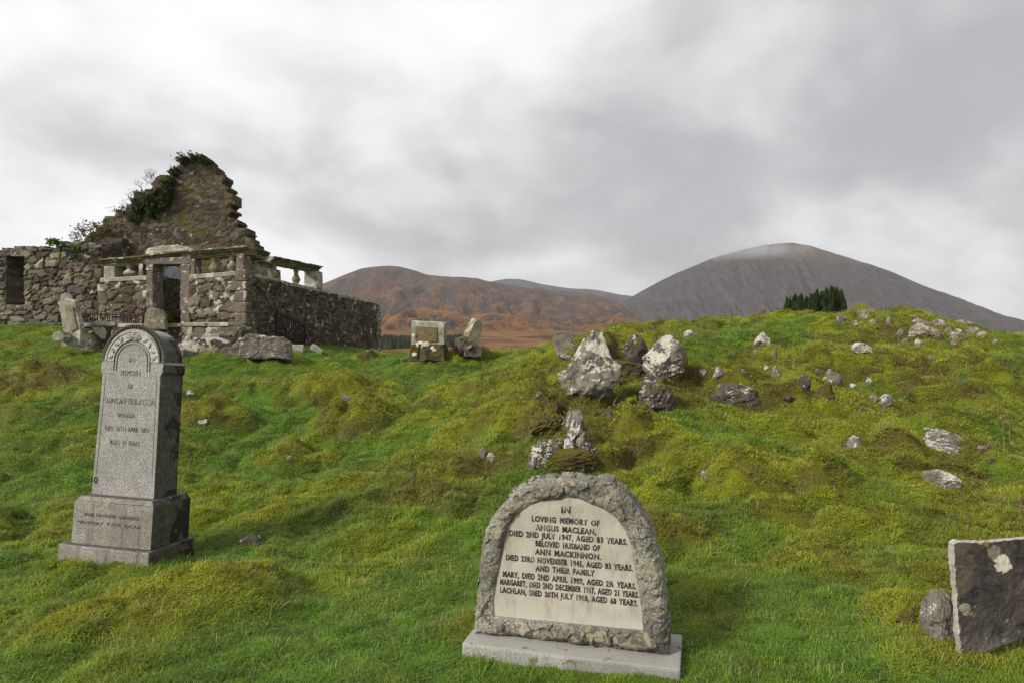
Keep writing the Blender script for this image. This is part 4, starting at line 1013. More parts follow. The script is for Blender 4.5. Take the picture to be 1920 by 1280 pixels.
def left_stone():
    K = Frame(-3.30, 5.12, .983, -.18)
    root = empty('headstone', (-2.93, 5.24, -.045), (rad(-3.5), rad(1.9), K.ang))
    tag(root, 'tall leaning grey granite headstone with rope-carved round top on stepped base', 'headstone')
    W, D = .665, .43
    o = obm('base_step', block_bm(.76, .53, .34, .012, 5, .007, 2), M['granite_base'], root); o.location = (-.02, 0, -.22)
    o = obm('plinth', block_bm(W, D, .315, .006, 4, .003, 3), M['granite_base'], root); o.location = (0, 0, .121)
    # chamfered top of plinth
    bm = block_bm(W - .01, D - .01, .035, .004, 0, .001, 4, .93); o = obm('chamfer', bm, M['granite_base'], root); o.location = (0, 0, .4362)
    z0 = .471; wb, wt = .535, .50; zs = z0 + .93; dd = .26; R = .235
    # shaft
    out = [(-wb / 2, z0), (wb / 2, z0), (wt / 2, zs), (wt / 2 + .016, zs + .01), (wt / 2 + .016, zs + .075), (wt / 2 - .012, zs + .09)]
    for k in range(21):
        t = math.pi * k / 20; out.append((math.cos(t) * R, zs + .10 + math.sin(t) * R * 1.0))
    out += [(-wt / 2 + .012, zs + .09), (-wt / 2 - .016, zs + .075), (-wt / 2 - .016, zs + .01), (-wt / 2, zs)]
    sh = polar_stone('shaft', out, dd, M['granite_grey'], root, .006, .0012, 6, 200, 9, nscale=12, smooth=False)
    # broken notch ring at left foot
    vs, fs = [], []
    for k in range(13):
        pass
    pts = [(-wb / 2 + .03 + .012 * math.cos(t), -dd / 2 - .002, z0 + .11 + .022 * math.sin(t)) for t in np.linspace(0, 2 * math.pi, 14)]
    tube(vs, fs, pts, .004, 5); mk('iron_staple', vs, fs, M['rust'], root)
    # arched hood: raised outer band + inner arch lines
    yf = -dd / 2
    def band(name, r0, r1, y0, y1, mat, legs=0, zc=zs + .09, parent=root):
        vs, fs = [], []; n = 48
        th = [math.pi * k / n for k in range(n + 1)]
        prof = [(r0, y0), (r0 + .004, y1), (r1 - .004, y1), (r1, y0)]
        pl = [(1, 0, -legs)] if legs else []
        path = ([(1., -legs)] if legs else []) + [(math.cos(t), math.sin(t)) for t in th] + ([(-1., -legs)] if legs else [])
        rows = []
        if legs: rows.append(('L', 1))
        for t in th: rows.append(('A', t))
        if legs: rows.append(('L', -1))
        for kind, t in rows:
            for r, y in prof:
                if kind == 'A': vs.append((math.cos(t) * r, y, zc + math.sin(t) * r))
                else: vs.append((t * r, y, zc - legs))
        m = len(prof)
        for i in range(len(rows) - 1):
            for k in range(m): fs.append((i * m + k, i * m + (k + 1) % m, (i + 1) * m + (k + 1) % m, (i + 1) * m + k))
        fs.append(tuple(range(m))[::-1]); fs.append(tuple((len(rows) - 1) * m + k for k in range(m)))
        o = mk(name, vs, fs, mat, parent); b = bmesh.new(); b.from_mesh(o.data); bmesh.ops.recalc_face_normals(b, faces=b.faces[:]); b.to_mesh(o.data); b.free(); return o
    band('arch_band', .155, .232, yf + .02, yf - .004, M['granite_arch'])
    band('arch_rim', .215, .2345, yf + .02, yf - .010, M['granite_arch'])
    band('inner_arch', .150, .158, yf + .02, yf - .007, M['joint'], .075)
    band('inner_arch', .128, .134, yf + .02, yf - .006, M['joint'], .075)
    # leaf carvings in the hood: small raised leaves
    bm = bmesh.new(); rnd = random.Random(3)
    for k in range(11):
        t = math.pi * (k + .5) / 11
        m4 = Matrix.Translation((math.cos(t) * .187, yf - .005, zs + .09 + math.sin(t) * .187)) @ Matrix.Rotation(-t + (.6 if k % 2 else -.6), 4, 'Y') @ Matrix.Diagonal((.026, .006, .013, 1))
        bmesh.ops.create_icosphere(bm, subdivisions=2, radius=1, matrix=m4)
    for a in (-.03, .03, 0):
        bmesh.ops.create_icosphere(bm, subdivisions=2, radius=1, matrix=Matrix.Translation((a, yf - .006, zs + .285 - abs(a) * .5)) @ Matrix.Diagonal((.024, .008, .028, 1)))
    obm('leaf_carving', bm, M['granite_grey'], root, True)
    # twisted rope moulding round the arch edge
    bm = bmesh.new(); n = 44
    for k in range(n):
        t = math.pi * (k + .5) / n; r = .25
        m4 = Matrix.Translation((math.cos(t) * r, yf + .028, zs + .10 + math.sin(t) * r)) @ Matrix.Rotation(-(t), 4, 'Y') @ Matrix.Rotation(.65, 4, 'X') @ Matrix.Rotation(.35, 4, 'Z') @ Matrix.Diagonal((.020, .040, .0095, 1))
        bmesh.ops.create_icosphere(bm, subdivisions=2, radius=1, matrix=m4)
    obm('rope_moulding', bm, M['granite_rope'], root, True)
    # incised border lines
    vs, fs = [], []
    def line(a, b): 
        tube(vs, fs, [(a[0], yf - .0005, a[1]), (b[0], yf - .0005, b[1])], .0022, 4)
    line((-wb / 2 + .03, z0 + .16), (-wt / 2 + .03, zs - .01)); line((wb / 2 - .03, z0 + .16), (wt / 2 - .03, zs - .01))
    line((-wt / 2 + .03, zs - .01), (-wt / 2 + .10, zs - .01)); line((wt / 2 - .03, zs - .01), (wt / 2 - .10, zs - .01))
    mk('border_line', vs, fs, M['joint'], root)
    H = 1.0
    T = [('IN', -.025, .02, zs + .085, .034), ('MEMORY', -.09, .085, zs - .02, .042), ('OF', -.022, .018, zs - .115, .030), ('DUNCAN FINLAYSON', -.21, .215, zs - .235, .045),
         ('BREAKISH', -.09, .05, zs - .335, .030), ('DIED 26TH APRIL 1894', -.19, .185, zs - .44, .036), ('AGED 49 YEARS.', -.14, .12, zs - .545, .036)]
    text_mesh([(t_, a, b, z, h, yf - .0005) for t_, a, b, z, h in T], .0018, -.004, 'inscription', M['cut'], root, .06)
    text_mesh([('THEIR DAUGHTER CATHERINE', -.24, .22, .33, .026, -D / 2 - .0025), ('MEMORY EVER DEAR', -.29, .24, .27, .026, -D / 2 - .0025)], .0015, -.012, 'inscription', M['faint'], root, .12)
    return root
left_stone()

# ------------------------------------------------------------------ dark slab at the right edge
M['slab'] = rock_material('dark_slab', (.032, .028, .026), (.10, .09, .08), .75, .22, .05, 5, speck=.8)
M['slab_edge'] = rock_material('pale_slab_edge', (.28, .26, .24), (.42, .40, .37), .9, .9, .1, 9)
M['spot'] = plain('pale_lichen_disc', (.58, .54, .44), .95, .15, 40)
M['spot2'] = plain('grey_lichen_disc', (.24, .22, .175), .95, .3, 40)
M['spot3'] = plain('orange_lichen', (.22, .12, .02), .95, .5, 60)
def right_slab():
    K = Frame(2.15, 3.32, .98, .02); s0 = .22; z0 = .02
    root = empty('gravestone', (K.x + K.c * s0, K.y + K.s * s0, z0 - .035), (0, 0, K.ang)); tag(root, 'dark broken gravestone with one round pale lichen disc, at the right edge', 'gravestone')
    L = lambda u, v: (K.px(u, v)[0] - s0, K.px(u, v)[1] - z0)
    out = [L(*p) for p in [(1788,1006),(1797,1001),(1830,1003),(1870,1000),(1925,995),(1990,990),(2010,1010),(2015,1080),(2010,1150),(1960,1165),(1915,1185),(1880,1200),(1850,1213),(1820,1216),(1801,1212),(1799,1170),(1796,1120),(1792,1080),(1789,1040)]]
    sl_ = polar_stone('slab', out, .045, M['slab'], root, .007, .009, 12, 220, 14, y0=.0225, nscale=16)
    t = NT('lichened_dark_slab', .9); n1 = t.noise(7, 8, .7, .3); n2 = t.noise(34, 7, .75); n3 = t.noise(120, 4, .7)
    c = t.mix(t.ramp(n1, .36, .62), (.026, .022, .020), (.060, .052, .045)); c = t.mix(t.ramp(n2, .5, .68, 0, .5), c, (.12, .108, .095))
    n0 = t.noise(3.2, 7, .7, .6); c = t.mix(t.ramp(n0, .5, .62, 0, .7), c, (.115, .092, .066)); c = t.mix(t.ramp(t.noise(13, 6, .65, .3), .63, .67, 0, .8), c, (.26, .24, .195))
    zz = t.sep(t.obj, 2); c = t.mix(t.math('MULTIPLY', t.ramp(zz, .26, .05), t.ramp(n2, .38, .58, .2, .9)), c, (.165, .15, .13))
    c = t.mix(t.ramp(n3, .62, .70, 0, .6), c, (.22, .205, .18))
    nx_ = t.sep(t.nor, 0)
    xx = t.sep(t.obj, 0); e0 = L(1793, 1100)[0]
    edge = t.math('MAXIMUM', t.ramp(t.math('ADD', nx_, t.math('MULTIPLY', n1, .9)), -.1, -.35), t.ramp(t.math('ADD', t.sep(t.nor, 2), t.math('MULTIPLY', n2, -.5)), .2, .4))
    c = t.mix(t.math('MULTIPLY', edge, .95), c, t.mix(t.ramp(n2, .35, .65), (.46, .44, .40), (.30, .27, .24)))
    for (u, v, r, cc) in ((1866,1022,15,(.20,.185,.145)),(1880,1042,17,(.60,.56,.45)),(1850,1005,6,(.20,.11,.02)),(1810,1128,11,(.27,.25,.19))):
        a, b = L(u, v); m_ = t.n.new('ShaderNodeVectorMath'); m_.operation = 'DISTANCE'; t.l.new(t.obj, m_.inputs[0]); m_.inputs[1].default_value = (a, 0, b)
        rr = r / 386; dd = t.math('ADD', m_.outputs['Value'], t.math('MULTIPLY', t.math('SUBTRACT', n2, .5), rr * 2.2))
        c = t.mix(t.ramp(dd, rr * 1.02, rr * .94), c, t.mix(t.ramp(n3, .4, .65, 0, .35), cc, tuple(q * .6 for q in cc)))
    t.color(c); t.bump(t.math('ADD', n2, n3), .6, .006); sl_.data.materials[0] = t.m
right_slab()

# ------------------------------------------------------------------ smaller monuments
def slab_stone(name, fr, outline, depth, mat, z0, lean=(0, 0), seed=1, root=None, rough=.012, bev=.02, s0=None, NA=90):
    pts = [fr.px(*p) for p in outline]; s0 = s0 if s0 is not None else sum(p[0] for p in pts) / len(pts)
    o = polar_stone(name, [(a - s0, b - z0) for a, b in pts], depth, mat, None, bev, rough, seed, NA, 6)
    o.location = (fr.x + fr.c * s0, fr.y + fr.s * s0, z0); o.rotation_euler = (lean[0], lean[1], fr.ang)
    if root: under(o, root)
    return o
# leaning lichened stone by the kerb wall
K = Frame(-10.4, 15.9, 1, -.12)
r = empty('headstone', (K.px(134, 640)[0] + K.x, 15.9, 1.45)); tag(r, 'leaning lichen-covered headstone with pointed top at the left end of the kerb wall', 'headstone')
slab_stone('slab', K, [(113,568),(117,565),(118,552),(127,549),(134,561),(145,564),(147,582),(152,600),(155,617),(153,650),(118,650),(123,623),(119,600)], .14, M['coping'], 1.4, seed=3, root=r, rough=.005)
K2 = Frame(-10.4, 15.9 - .08, 1, -.12)
slab_stone('inscribed_panel', K2, [(123,580),(128,572),(138,576),(141,596),(146,616),(134,622),(127,606)], .05, M['buff'], 1.5, seed=4, root=r, rough=.004, bev=.006)
slab_stone('foot_stone', Frame(-10.4, 15.7, 1, 0), [(107,630),(109,624),(124,623),(130,632),(126,640),(108,638)], .35, M['coping'], 1.5, seed=5, root=r)
# small rounded stone
K = Frame(-8.4, 15.9, 1, .1)
o = slab_stone('headstone', K, [(274,618),(273,600),(275,590),(282,581),(292,578),(303,582),(311,592),(313,618)], .2, M['balust'], 1.7, seed=6)
tag(o, 'small round-topped lichened headstone in front of the enclosure doorway', 'headstone')
# fallen carved block and flat slabs beside the side wall
def gblock(name, u, v, wpx, hpx, dep, mat, label, cat, yaw=0, tilt=0, pitch=0, seed=1, bev=.02, amp=.02, sink=.14, taper=1., group=None):
    x, y = march(u, v, ground_h); w = wpx / F * y; h = hpx / F * y
    o = obm(name, block_bm(w, dep, h + sink, bev, 3, amp, seed, taper), M[mat]); o.location = (x, y + dep * .3, gz(x, y + dep * .3) - sink); o.rotation_euler = (pitch, tilt, yaw)
    return tag(o, label, cat, group)
K = Frame(-5.9, 15.6, 1, .12)
o = slab_stone('fallen_stone', K, [(450,672),(455,636),(466,626),(482,627),(505,631),(528,632),(543,643),(548,672)], .5, M['grey'], 1.3, seed=16, rough=.03, bev=.05); tag(o, 'large fallen carved grey block lying below the near corner of the enclosure', 'fallen stone')
gblock('fallen_stone', 548, 657, 36, 9, .4, 'coping', 'pale flat stone lying between the fallen carved block and the gate', 'fallen stone', yaw=.3, seed=17)
gblock('fallen_stone', 585, 658, 24, 10, .14, 'coping', 'small pale slab tilted on edge at the foot of the iron gate', 'fallen stone', tilt=.6, seed=18)
gblock('slate_fragment', 356, 668, 36, 9, .3, 'dark', 'dark broken slate lying in the grass right of the tall monument top', 'slate', tilt=.22, yaw=.4, seed=19, bev=.008)
gblock('slate_fragment', 436, 665, 38, 11, .3, 'dark', 'dark lump of slate in the grass below the kerb wall right end', 'slate', tilt=-.1, yaw=-.2, seed=20)
gblock('fallen_stone', 690, 672, 30, 10, .3, 'mossy', 'mossy pale-tipped stone in turf below the far end of the side wall', 'fallen stone', tilt=-.35, seed=21)

# square panelled monument
K = Frame(-2.25, 15.4, 1, -.10)
r = empty('headstone', (K.px(803, 665)[0] + K.x, 15.4, 1.25)); tag(r, 'squat square headstone with sunken ochre panel on a mossy pedestal', 'headstone')
slab_stone('frame', K, [(774,602),(800,603),(829,603),(836,606),(835,648),(774,648)], .30, M['coping'], 1.6, seed=7, root=r, rough=.01)
Kp = Frame(-2.25, 15.4 - .165, 1, -.10)
slab_stone('sunken_panel', Kp, [(779,612),(819,614),(820,640),(780,640)], .03, M['ochre'], 1.6, seed=8, root=r, rough=.002, bev=.005)
slab_stone('pedestal', K, [(773,646),(836,646),(837,676),(772,676)], .42, M['mossy'], 1.3, seed=9, root=r, rough=.03)
for i, (u, v, rr) in enumerate(((789,646,8),(800,645,6),(811,652,4),(815,656,4),(778,664,5),(776,629,4))):
    a = Kp.px(u, v); bm = bmesh.new(); bmesh.ops.create_icosphere(bm, subdivisions=2, radius=1, matrix=Matrix.Diagonal((rr * .012, .02, rr * .010, 1))); jitter_bm(bm, .012, 12, i)
    o = obm('lichen_patch', bm, M['spot']); o.location = (Kp.x + a[0], 15.4 - .21 - .1 * a[0], a[1]); under(o, r)
vs, fs = [], []; tube(vs, fs, [(0, 0, -.1), (.02, 0, .12), (.05, .02, .24)], [.035, .03, .03], 6); o = mk('rusty_post', vs, fs, M['rust']); o.location = (P(783, 668, 15.0)[0], 15.0, 1.3)
tag(o, 'short rusty iron stub standing before the square headstone', 'post')
# tilted monument seen side-on
r = empty('headstone', (P(878, 662, 15.0)[0], 15.0, 1.3)); tag(r, 'toppled headstone tilting on its broken carved base, side on to the camera', 'headstone')
K = Frame(P(878, 640, 15)[0], 15, 1, .3)
slab_stone('slab', K, [(871,640),(875,622),(888,597),(897,598),(898,608),(895,630),(890,642)], .5, M['balust'], 1.5, (.05, 0), 10, r, .008)
slab_stone('carved_base', K, [(857,634),(888,628),(890,648),(889,664),(862,664),(858,650)], .5, M['dark'], 1.3, (.0, 0), 11, r, .015)
slab_stone('broken_foot', Frame(P(878, 640, 14.8)[0], 14.8, 1, .1), [(872,652),(884,645),(896,646),(903,654),(903,668),(870,668)], .45, M['dark'], 1.2, (0, 0), 12, r, .02)
slab_stone('lichened_edge', Frame(P(878, 640, 14.5)[0], 14.55, 1, .1), [(870,650),(884,646),(885,650),(877,655)], .1, M['coping'], 1.4, (0, 0), 13, r, .005, .008)
vs, fs = [], []; tube(vs, fs, [(0, 0, 0), (-.07, 0, .16), (-.13, 0, .27)], [.04, .035, .03], 6); tube(vs, fs, [(.1, .05, 0), (.0, .02, .12), (-.01, 0, .2)], .025, 6); tube(vs, fs, [(.22, .05, -.02), (.1, .0, .08)], .02, 6)
o = mk('iron_scrap', vs, fs, M['rust']); o.location = (P(856, 664, 14.6)[0], 14.6, 1.32); tag(o, 'bent rusty ironwork leaning beside the toppled headstone', 'ironwork')
# small block beyond the boulders
o = slab_stone('headstone', Frame(P(1056, 640, 11.2)[0], 11.2, 1, .05), [(1040,623),(1056,621),(1072,622),(1073,655),(1040,655)], .25, M['grey'], 1.4, seed=15, rough=.006, bev=.012)
tag(o, 'small square grey block of a headstone behind the left boulders', 'headstone')

# ------------------------------------------------------------------ rocks
def rock_verts(sx, sy, sz, seed, sub=4, taper=0., lean=0., cuts=12, rough=.16, flat=False):
    rnd = random.Random(seed); bm = bmesh.new(); bmesh.ops.create_icosphere(bm, subdivisions=sub, radius=1)
    off = Vector((rnd.uniform(-50, 50), rnd.uniform(-50, 50), rnd.uniform(-50, 50)))
    pl = []
    for k in range(cuts):
        n = Vector((rnd.gauss(0, 1), rnd.gauss(0, 1), rnd.gauss(.1, .8))).normalized(); pl.append((n, rnd.uniform(.52, .86)))
    for v in bm.verts:
        p = v.co.copy()
        p *= 1 + rough * 1.6 * mn.noise(p * 1.3 + off)
        for n, d in pl:
            e = p.dot(n) - d
            if e > 0: p -= n * e * .93
        q = p + off
        p += p.normalized() * (rough * .55 * facet(p, 2.3, off.x) + rough * .3 * facet(p, 6, off.y) + rough * .3 * mn.noise(q * 3.1) + rough * .28 * (1 - abs(mn.noise(q * 5.5)) * 2) * .6 + rough * .14 * mn.noise(q * 12) + rough * .07 * mn.noise(q * 27))
        t = (p.z + 1) / 2; f = 1 - taper * max(0, t)
        v.co = Vector((p.x * f * sx + lean * max(0, t) * sx, p.y * f * sy, p.z * sz))
    return bm
def rock(u, v, w, h, mat, label, seed, taper=.15, lean=0., group=None, dep=None, name='rock', Y=None, yaw=0, tilt=0, rough=.16, cat='rock', cuts=13):
    x, y = march(u, v, ground_h) if Y is None else ((u - 960) / F * Y, Y)
    W = w / F * y / 2; H = h / F * y; D = dep or W * .8
    zb = CAMZ - (v - 640) / F * y
    sz = H * .78
    big = w > 45
    bm = rock_verts(W * 1.3, D * 1.15, sz * 1.08, seed, 5 if big else (4 if w > 18 else 3), taper, lean, cuts, rough)
    o = obm(name, bm, M[mat], None, False)
    o.location = (x, y + D * .55, zb + H - sz * .86); o.rotation_euler = (0, tilt, yaw)
    return tag(o, label, cat, group)
for a_, k_ in ROCKS: rock(*a_, **k_)

# ------------------------------------------------------------------ conifers
def conifer_mesh(seed, H=1., Wd=.16, n=3400):
    rng = np.random.default_rng(seed); pts = []; h = rng.uniform(0.02, 1, n) ** .9
    r = Wd * (np.minimum(1, h / .12)) * (1 - h ** 5) ** .8 * (1 + .25 * np.sin(h * 40 + rng.uniform(0, 6)))
    a = rng.uniform(0, 6.28, n); q = rng.uniform(.55, 1.05, n) * (1 + .25 * vn(a * 2, h * 9, seed))
    p = np.c_[np.cos(a) * r * q, np.sin(a) * r * q, h]
    d = np.c_[np.cos(a) * .35, np.sin(a) * .35, np.ones(n)]; d /= np.linalg.norm(d, axis=1)[:, None]; d += rng.normal(size=(n, 3)) * .2
    b = np.cross(d, rng.normal(size=(n, 3))); b /= np.linalg.norm(b, axis=1)[:, None]; sz = rng.uniform(.025, .055, n)[:, None]
    v = np.stack([p, p + b * sz * .35 + d * sz * .5, p + d * sz * 1.3, p - b * sz * .35 + d * sz * .5], 1).reshape(-1, 3)
    me = bpy.data.meshes.new('crown'); me.from_pydata(v.tolist(), [], np.arange(4 * n).reshape(n, 4).tolist())
    at = me.attributes.new('rnd', 'FLOAT', 'POINT'); at.data.foreach_set('value', np.repeat(rng.uniform(0, 1, n), 4).astype(np.float32)); me.materials.append(M['yew'])
    return me
crowns = [conifer_mesh(s, Wd=w) for s, w in ((1, .13), (2, .15), (3, .12), (4, .14))]
vs, fs = [], []; tube(vs, fs, [(0, 0, -.05), (0, 0, .3), (0, 0, .8)], [.02, .015, .006], 6); tr = mk('trunk', vs, fs, M['bark']); trm = tr.data; bpy.data.objects.remove(tr)
clab = {1: 'leftmost tall dark conifer of the clump behind the crest', 9: 'tallest conifer near the right end of the clump', 11: 'rightmost dark conifer of the clump behind the crest'}
for i, (u, v, Yd) in enumerate([(1478,569,48),(1491,563,50),(1502,564,49),(1513,566,51),(1523,563,49),(1532,556,50),(1541,559,52),(1551,553,49),(1561,549,50),(1569,551,52),(1577,556,50),(1434,592,52),(1448,594,54),(1459,590,51)]):
    x, y, z = P(u, v, Yd); zb = gz(x, y) - .1; h = z - zb
    if i >= 11: h *= 1.0
    r = empty('conifer', (x, y, zb)); r.scale = (4.0 if i < 11 else 3.0, 3.6, h); r.rotation_euler = (0, 0, i * 1.3)
    names = ['leftmost tall conifer of the dark clump', 'second conifer from the left in the tall clump', 'third conifer from the left in the tall clump', 'fourth conifer from the left in the tall clump', 'fifth conifer from the left in the tall clump', 'pointed conifer starting the higher half of the clump', 'middle conifer of the higher half of the clump', 'fourth conifer from the right in the tall clump', 'tallest conifer of the dark clump', 'next to last conifer on the right of the clump', 'rightmost conifer of the dark clump', 'leftmost tiny conifer top left of the clump', 'middle one of three tiny conifer tops left of the clump', 'tiny conifer top touching the left of the clump']
    tag(r, names[i], 'conifer', 'conifers behind the crest')
    for nm, me in (('crown', crowns[i % 4]), ('trunk', trm)):
        o = bpy.data.objects.new(nm, me); COL.objects.link(o); o.parent = r
# distant plantation
rng = np.random.default_rng(5); vs = []; fs = []; rr = []
def plant(n, u0, u1, Y0, Y1, hh):
    for _ in range(n):
        y = rng.uniform(Y0, Y1); x = (rng.uniform(u0, u1) - 960) / F * y; z = gz(x, y) - .5; h = hh * rng.uniform(.75, 1.2); w = h * .2; b = len(vs); rv = rng.uniform()
        for k in range(7):
            t = 6.283 * k / 7; vs.append((x + math.cos(t) * w, y + math.sin(t) * w, z + h * .08)); rr.append(rv)
        vs.append((x, y, z + h)); rr.append(rv * .6)
        for k in range(7): fs.append((b + k, b + (k + 1) % 7, b + 7))
plant(1500, 610, 785, 560, 680, 10); plant(420, 828, 868, 620, 690, 9)
o = mk('forest', vs, fs, M['yew'], None, False, {'rnd': rr}); tag(o, 'dark conifer plantation on the valley floor', 'forest', kind='stuff')

# ------------------------------------------------------------------ dry weed stems
def weed(u, v, hpx, seed, label, head=True, lean=0.):
    x, y = march(u, v, ground_h); h = hpx / F * y; rnd = random.Random(seed); vs, fs = [], []
    p = Vector((0, 0, -.02)); pts = [p]; d = Vector((lean, rnd.gauss(0, .1), 1)).normalized()
    for k in range(6):
        d = (d + Vector((rnd.gauss(0, .07), rnd.gauss(0, .06), 0))).normalized(); p = p + d * h / 6; pts.append(p)
    r = .0022 + .0004 * y
    tube(vs, fs, pts, [r, r, r * .9, r * .8, r * .7, r * .6, r * .4], 4)
    for k in range(rnd.randint(4, 8)):
        i = rnd.randint(2, 5); dd = Vector((rnd.gauss(0, 1), rnd.gauss(0, 1), 1.2)).normalized(); q = pts[i] + dd * h * .14
        tube(vs, fs, [pts[i], q], [r * .6, r * .35], 4)
        if head:
            for _ in range(4):
                a = q + Vector([rnd.gauss(0, h * .012) for _ in range(3)]); b = len(vs); s_ = h * .02 + .003
                vs += [a, a + Vector((s_, 0, s_)), a + Vector((0, s_, s_ * 1.5))]; fs.append((b, b + 1, b + 2))
    o = mk('dry_weed', vs, fs, M['dry'], None, False, {'rnd': [rnd.uniform(.0, .8)] * len(vs)}); o.location = (x, y, gz(x, y)); return tag(o, label, 'weed', 'dry weed stems')
for i, (u, v, h, lb, ln) in enumerate([
 (1277,626,52,'dry stem left of all the crest stems, behind the white-faced boulder',0.),(1297,640,55,'dry stem beside the white stone on the crest',.05),(1321,648,50,'bushy dry stem right of the white crest stone',.1),
 (1341,612,26,'short pale stalk on the crest midway among the stems',0.),(1378,616,48,'dry stem with hanging seed head on the crest',.05),(1412,620,54,'tallest reddish dry stem, above the white wedge stone',.1),
 (1418,640,66,'long dry stem slanting right over the white wedge stone',.35),(1325,668,60,'dry stem rooted below the crest between white stones',.12),(1370,610,22,'small leafy weed on the crest skyline',0.),
 (1895,832,70,'thin brown stem standing at the far right of the slope',-.05),(1880,815,50,'thin stem left of the far right brown stem',0.)]):
    weed(u, v, h, 200 + i, lb, True, ln)
for i, (u, v, h, lb, ln) in enumerate([(1800,1000,90,'tall dry weed rising behind the top left corner of the dark gravestone',-.1),(1818,992,75,'second dry weed from the left behind the dark gravestone',.15),(1840,985,60,'short forked weed behind the middle of the dark gravestone',.3),
  (1872,985,70,'dry weed behind the pale lichen disc of the dark gravestone',.15),(1890,980,95,'long dry stem slanting right behind the dark gravestone',.5),(1905,990,60,'rightmost dry weed behind the dark gravestone',.2)]):
    weed(u, v, h, 230 + i, lb, True, ln)

# ------------------------------------------------------------------ grass
def tuft(name, n, rad_, hmin, hmax, w, lean, seed, curl=.5, straw=False):
    rng = np.random.default_rng(seed); V = []; Fc = []; bl = []; tip = []
    for i in range(n):
        r = rad_ * math.sqrt(rng.uniform()); a = rng.uniform(0, 6.283); bx, by = r * math.cos(a), r * math.sin(a)
        h = rng.uniform(hmin, hmax); t = rng.uniform(0, 6.283); le = lean * rng.uniform(.2, 1.2)
        dx, dy = math.cos(t), math.sin(t); px_, py_ = -dy, dx; ww = w * rng.uniform(.7, 1.3); c = .98 if straw else rng.uniform(0, .97); b = len(V)
        o1 = h * le * .35; o2 = h * le * (1.0 + curl * rng.uniform(-.3, 1)); z1 = h * .55; z2 = h * (1 - .35 * le)
        V += [(bx - px_ * ww, by - py_ * ww, -.01), (bx + px_ * ww, by + py_ * ww, -.01), (bx + dx * o1 + px_ * ww * .8, by + dy * o1 + py_ * ww * .8, z1), (bx + dx * o1 - px_ * ww * .8, by + dy * o1 - py_ * ww * .8, z1), (bx + dx * o2, by + dy * o2, z2)]
        Fc += [(b, b + 1, b + 2, b + 3), (b + 3, b + 2, b + 4)]; bl += [c] * 5; tip += [0, 0, .5, .5, 1]
    me = bpy.data.meshes.new(name); me.from_pydata(V, [], Fc)
    for k, a in (('bl', bl), ('tip', tip)):
        at = me.attributes.new(k, 'FLOAT', 'POINT'); at.data.foreach_set('value', np.array(a, np.float32))
    me.materials.append(M['grass']); return bpy.data.objects.new(name, me)
tc = bpy.data.collections.new('grass_tufts')
#  0-2 short lush turf, 3-4 moss cushions, 5 longer rank grass
T_ = [tuft('tuft_a', 75, .065, .014, .036, .0014, 1.2, 1), tuft('tuft_b', 75, .07, .012, .030, .0015, 1.3, 2), tuft('tuft_c', 65, .065, .016, .044, .0013, 1.1, 3),
      tuft('tuft_d', 95, .065, .010, .026, .0017, 1.1, 4), tuft('tuft_e', 95, .07, .008, .022, .0018, 1.3, 5), tuft('tuft_f', 45, .055, .035, .085, .0013, 1.0, 6), tuft('tuft_g', 9, .09, .03, .10, .0013, 1.6, 7, straw=True)]
for i, t in enumerate(T_): tc.objects.link(t)
rng = np.random.default_rng(11)
bands = [(2.2, 4.5, 620, 1.0), (4.5, 7, 380, 1.2), (7, 11, 200, 1.55), (11, 17, 110, 2.0), (17, 31, 42, 2.6)]
px_, py_, ps_ = [], [], []
for y0, y1, dn, sc in bands:
    A = .86 * (y1 ** 2 - y0 ** 2) + 2.4 * (y1 - y0); n = int(A * dn)
    y = np.sqrt(rng.uniform(y0 ** 2, y1 ** 2, n)); x = rng.uniform(-1, 1, n) * (.86 * y + 1.2)
    px_.append(x); py_.append(y); ps_.append(np.full(n, sc))
gx_, gy_, gs_ = np.concatenate(px_), np.concatenate(py_), np.concatenate(ps_)
ok = np.ones(len(gx_), bool)
def excl_box(cx, cy, ang, hx, hy):
    global ok
    dx, dy = gx_ - cx, gy_ - cy; a = dx * math.cos(ang) + dy * math.sin(ang); b = -dx * math.sin(ang) + dy * math.cos(ang)
    ok &= ~((np.abs(a) < hx) & (np.abs(b) < hy))
excl_box(CS.x + CS.c * .51, CS.y + CS.s * .51, CS.ang, .515, .13)
excl_box(-2.93, 5.24, -.18, .35, .23)
excl_box(2.4, 3.4, .02, .3, .05)
excl_box(C0[0] - 2, C0[1] + 2.6, -.1, 2.2, 3.0); excl_box(-10.5, 24, 0, 9, 3.9)
excl_box(SD.x + SD.c * 5.5 - .2, SD.y + 5.5, SD.ang, 6, .25)
for o in bpy.data.objects:
    if o.get('category') == 'rock':
        d = o.dimensions if o.dimensions.x > 0 else Vector((.2, .2, .2))
        bb = [Vector(c) for c in o.bound_box]; rx = (bb[6].x - bb[0].x) / 2; ry = (bb[6].y - bb[0].y) / 2
        excl_box(o.location.x, o.location.y, o.rotation_euler.z, rx * .55, ry * .5)
gx_, gy_, gs_ = gx_[ok], gy_[ok], gs_[ok]
m_, b__ = tint_fields(gx_, gy_); n = len(gx_)
gz_ = ground_h(gx_, gy_); e_ = .05
nxn = -(ground_h(gx_ + e_, gy_) - ground_h(gx_ - e_, gy_)) / (2 * e_); nyn = -(ground_h(gx_, gy_ + e_) - ground_h(gx_, gy_ - e_)) / (2 * e_)
mossy = rng.uniform(0, 1, n) < np.clip((m_ - .35) * 1.6, 0, .85)
rank = (~mossy) & (rng.uniform(0, 1, n) < .05 + .22 * ss(.1, .5, fbm(gx_ * .8, gy_ * .8, 91, 3)))
